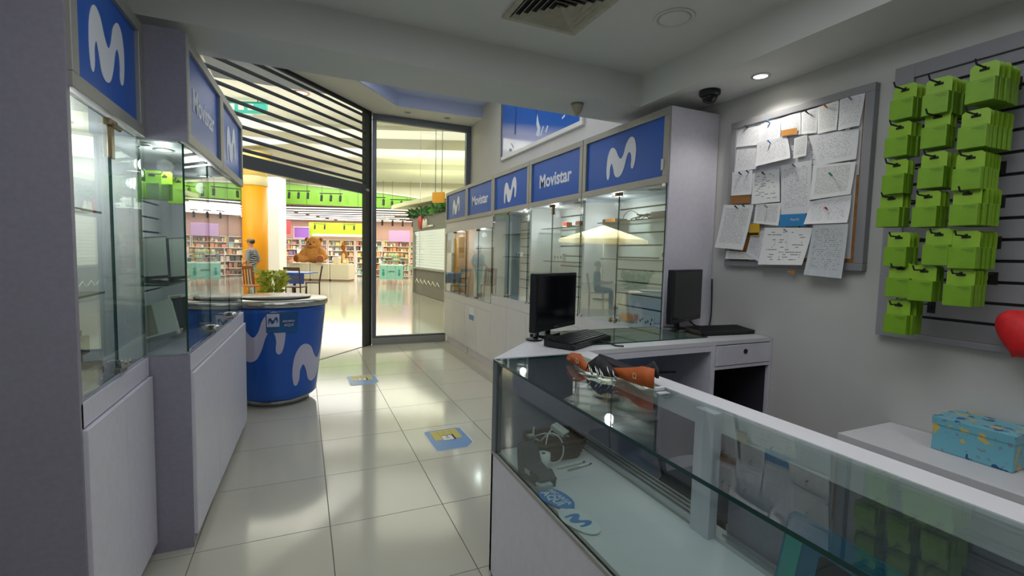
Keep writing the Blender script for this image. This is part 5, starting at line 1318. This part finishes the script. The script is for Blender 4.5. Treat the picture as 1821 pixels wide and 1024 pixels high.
def planter(label, s, d, zt, hgt, rad_, n, m, seed):
    t = mth('potted_plant', label, 'plant', s, d)
    obj('pot', lathe(NB(), [(.17, 0), (.22, zt-.03), (.23, zt), (.19, zt), (.18, zt-.05), (0, zt-.05)], 28), mat('pot_taupe', '8d8270', .6), t, True)
    bm = NB(); 
    def fx(k):
        a = random.uniform(0, 2*PI); r_ = rad_*random.random()**.6; h_ = random.random()
        return (r_*math.cos(a)*(.5+h_*.6), r_*math.sin(a)*(.5+h_*.6), zt+hgt*h_*.9), (math.cos(a), math.sin(a), random.uniform(.2, 1.6))
    leaves(bm, n, fx, .14, .035, seed); stuff(obj('foliage', bm, m, t))
    bm = NB(); random.seed(seed)
    for k in range(9): a = random.uniform(0, 6.3); tube(bm, [(0, 0, zt-.06), (rad_*.4*math.cos(a), rad_*.4*math.sin(a), zt+hgt*.8)], .006, 5)
    obj('stem', bm, LEAFY[1], t); return t
planter('yellow green potted plant standing right behind the drum counter', -4.1, 8.1, .55, .52, .19, 330, LEAFY, 8)
p = Vector((-2.9, 8.9, 0)); planter('leafy potted plant outside the entrance, mirrored in the right cabinet glass', p.dot(RR), p.dot(FF), .62, .5, .34, 420, LEAFY, 9)
# parasol reflected in the glass of the nearest right cabinet
q = Vector((-4.9, 13.15, 0))
t = mth('parasol', 'cream cafe parasol standing in the mall, mirrored in the right cabinet glass', 'parasol', q.dot(RR), q.dot(FF))
CRM = mat('parasol_cream', 'f6ecc4', .8); CRM.node_tree.nodes['Principled BSDF'].inputs['Transmission Weight'].default_value = 0
_n = CRM.node_tree; _t = _n.nodes.new('ShaderNodeBsdfTranslucent'); _t.inputs[0].default_value = lin('fbf1c8'); _m = _n.nodes.new('ShaderNodeMixShader'); _m.inputs[0].default_value = .6
_n.links.new(_n.nodes['Principled BSDF'].outputs[0], _m.inputs[1]); _n.links.new(_t.outputs[0], _m.inputs[2]); _n.links.new(_m.outputs[0], _n.nodes['Material Output'].inputs[0])
bm = NB(); n = 8; ap = bm.verts.new((0, 0, 2.46)); rg = [bm.verts.new((1.5*math.cos(2*PI*k/n), 1.5*math.sin(2*PI*k/n), 1.98)) for k in range(n)]; r2 = [bm.verts.new((v.co.x, v.co.y, 1.88)) for v in rg]
for k in range(n): bm.faces.new((ap, rg[k], rg[(k+1) % n])); bm.faces.new((rg[k], r2[k], r2[(k+1) % n], rg[(k+1) % n]))
obj('canopy', bm, CRM, t); obj('pole', tube(NB(), [(0, 0, 0), (0, 0, 2.44)], .025, 10), ALU, t); obj('base', lathe(NB(), [(.3, 0), (.3, .06), (.05, .1)], 24), KG, t)
for k in range(n): obj('rib', tube(NB(), [(0, 0, 2.42), (1.46*math.cos(2*PI*k/n), 1.46*math.sin(2*PI*k/n), 1.965)], .01, 5), ALU, t)

# ------------------------------------------------------------------ people
SKIN = mat('skin', 'b98566', .6); 
def skinned(name, V, E_, R_, m, parent):
    me = bpy.data.meshes.new(name); me.from_pydata(V, E_, []); o = bpy.data.objects.new(name, me); C.objects.link(o); me.materials.append(m)
    md = o.modifiers.new('k', 'SKIN'); md.use_smooth_shade = True
    for v, r_ in zip(me.skin_vertices[0].data, R_): v.radius = r_ if isinstance(r_, tuple) else (r_, r_)
    me.skin_vertices[0].data[0].use_root = True
    o.modifiers.new('d', 'SUBSURF').levels = 2; o.modifiers['d'].render_levels = 2
    baked(o)
    for p in o.data.polygons: p.use_smooth = True
    o.parent = parent; return o
def person(label, s, d, rz, sit=False, top='1d2026', low='a9c9c0', hair='2a211c', cap=None, vest=None, arms=0):
    t = mth('person', label, 'person', s, d, None, rz)
    h = .92 if not sit else .52
    J = {}; V = []; R_ = []; E_ = []
    def j(n, p, r_): J[n] = len(V); V.append(p); R_.append(r_)
    j('pel', (0, 0, h), (.15, .12)); j('wai', (0, .01, h+.16), (.135, .10)); j('che', (0, 0, h+.36), (.165, .115)); j('nb', (0, .0, h+.49), (.075, .065)); j('nk', (0, .012, h+.55), .05); j('hd', (0, .03, h+.635), (.08, .092)); j('ht', (0, .02, h+.725), (.068, .082))
    E_ += [(0, 1), (1, 2), (2, 3), (3, 4), (4, 5), (5, 6)]
    for sx in (-1, 1):
        k = 'L' if sx < 0 else 'R'; sw = .10*sx if not sit else 0
        if sit: P = [(sx*.10, .02, h-.02), (sx*.13, .40, h-.01), (sx*.13, .40, .10), (sx*.13, .52, .05)]
        else: P = [(sx*.09, 0, h-.06), (sx*.10, .04+sw*.8, .49), (sx*.10, sw*1.2-.02, .09), (sx*.11, sw*1.2+.13, .05)]
        for n, (p, r_) in enumerate(zip(P, (.088, .062, .042, .035))): j(k+'l%d' % n, p, r_)
        a = J[k+'l0']; E_ += [(0, a), (a, a+1), (a+1, a+2), (a+2, a+3)]
        if sit: P = [(sx*.19, 0, h+.46), (sx*.25, .06, h+.22), (sx*.10, .30, h+.20), (sx*.06, .37, h+.21)]
        else: P = [(sx*.19, 0, h+.46), (sx*.24, -.04-sw*.4, h+.18), (sx*.23, .10-sw*1.0+arms, h-.03), (sx*.22, .15-sw*1.0+arms, h-.10)]
        for n, (p, r_) in enumerate(zip(P, (.06, .045, .032, .026))): j(k+'a%d' % n, p, r_)
        a = J[k+'a0']; E_ += [(2, a), (a, a+1), (a+1, a+2), (a+2, a+3)]
        hnd = V[a+3]; hd_dir = (Vector(V[a+3])-Vector(V[a+2])).normalized()
        bm = NB()
        for f_ in range(5):
            off = Vector((.0, 0, 0)); side = hd_dir.cross(Vector((sx, 0, 0))).normalized()
            st_ = Vector(hnd)+side*(.012*(f_-1.5) if f_ < 4 else -.028); l = (.07, .08, .075, .06, .05)[f_]
            tube(bm, [st_-hd_dir*.02, st_+hd_dir*l*.5+side*(-.012 if f_ == 4 else 0), st_+hd_dir*l+Vector((-sx*.015, 0, 0))], [.01, .009, .007], 6)
        obj('hand', bm, SKIN, t, True)
    body = skinned('body', V, E_, R_, SKIN, t)
    INV = {v: k_ for k_, v in J.items()}
    SEG = [(Vector(V[a]), Vector(V[b_]), INV[a]+'-'+INV[b_]) for a, b_ in E_]
    def near(p):
        best = None
        for a, b_, n_ in SEG:
            ab = b_-a; u_ = max(0, min(1, (p-a).dot(ab)/ab.length_squared)); dd = (p-(a+ab*u_)).length
            if best is None or dd < best[0]: best = (dd, n_, u_)
        return best
    FB = [(p, near(p.center)) for p in body.data.polygons]
    def garment(name, want, off, m):
        bm = NB(); vm = {}
        for p, (_, n_, u_) in FB:
            if not want(n_, u_, p.center): continue
            L_ = []
            for vi in p.vertices:
                if vi not in vm: v = body.data.vertices[vi]; vm[vi] = bm.verts.new(v.co+v.normal*off)
                L_.append(vm[vi])
            bm.faces.new(L_)
        bmesh.ops.solidify(bm, geom=bm.faces[:], thickness=.006)
        return obj(name, bm, m, t, True)
    TOR = ('pel-wai', 'wai-che', 'che-nb', 'che-La0', 'che-Ra0')
    garment('shirt', lambda n_, u_, c: (n_ in TOR and c.z > h-.07 and not (n_ == 'che-nb' and u_ > .85)) or n_ in ('La0-La1', 'Ra0-Ra1'), .010, mat('shirt', top, .8, var=.2, scale=12))
    garment('trousers', lambda n_, u_, c: n_ in ('pel-Ll0', 'pel-Rl0', 'Ll0-Ll1', 'Rl0-Rl1', 'Ll1-Ll2', 'Rl1-Rl2') or (n_ == 'pel-wai' and u_ < .25), .013, mat('trousers', low, .8, var=.1))
    if vest:
        m = mat('vest_stripe', vest, .8); nt = m.node_tree; wv = nt.nodes.new('ShaderNodeTexWave'); wv.bands_direction = 'Z'; wv.inputs['Scale'].default_value = 6; wv.inputs['Distortion'].default_value = 5
        tc = nt.nodes.new('ShaderNodeTexCoord'); nt.links.new(tc.outputs['Object'], wv.inputs[0]); rp = nt.nodes.new('ShaderNodeValToRGB'); rp.color_ramp.elements[0].color = lin('22252e'); rp.color_ramp.elements[1].color = lin('d5d5d2'); rp.color_ramp.elements[0].position = .5; rp.color_ramp.elements[1].position = .62
        nt.links.new(wv.outputs['Fac'], rp.inputs[0]); nt.links.new(rp.outputs[0], nt.nodes['Principled BSDF'].inputs['Base Color'])
        garment('vest', lambda n_, u_, c: n_ in ('pel-wai', 'wai-che') or (n_ in ('che-La0', 'che-Ra0') and u_ < .5), .024, m)
    hz_ = h+.665
    bm = NB(); ball(bm, (0, .115, hz_-.005), (.012, .02, .02), seg=8); obj('nose', bm, SKIN, t, True)
    for sx in (-1, 1):
        obj('eye', ball(NB(), (sx*.03, .098, hz_+.02), .010, seg=8), BLK, t, True); obj('ear', ball(NB(), (sx*.078, .02, hz_), (.012, .022, .03), seg=8), SKIN, t, True)
    obj('mouth', ball(NB(), (0, .098, hz_-.05), (.022, .008, .006), seg=8), mat('lips', '8a4a42', .6), t, True)
    bm = NB(); ball(bm, (0, .0, hz_+.045), (.088, .098, .085), seg=14)
    for v in bm.verts:
        if v.co.y > .055 and v.co.z < hz_+.05: v.co.y = .055
    obj('hair', bm, mat('hair', hair, .7), t, True)
    if cap:
        bm = NB(); ball(bm, (0, .02, hz_+.07), (.094, .108, .07), seg=14); prism(bm, [(-.075, .08), (.075, .08), (.06, .19), (0, .215), (-.06, .19)], hz_+.055, hz_+.066); obj('cap', bm, mat('cap', cap, .7), t, True)
    for sx in (-1, 1):
        b_ = V[J[('L' if sx < 0 else 'R')+'l3']]; obj('shoe', ball(NB(), (b_[0], b_[1]-.05, .045), (.05, .135, .045)), mat('shoe', '6f4a33', .6), t, True)
    return t
person('man in a cap, grey shirt and striped vest standing sideways before the yellow column', -7.45, 13.5, PI/2, False, 'b9bcc0', 'b9d6cc', '3a2a20', '8a7454', '2a2d36', .1)
person('far small person in dark clothes beside the white pillar', -10.25, 20.6, PI, False, '2a1f1e', '2e2426', '3a2216')
pz = Vector((-3.2, 10.94, 0)); person('seated woman in black outside the entrance, mirrored in the cabinet glass', pz.dot(RR), pz.dot(FF), PI-.55, True, '17171b', '1a1a1e', '6a4326')
chair('reddish cafe chair under the seated woman in black', pz.dot(RR), pz.dot(FF)-.0, PI-.55+PI, RW)
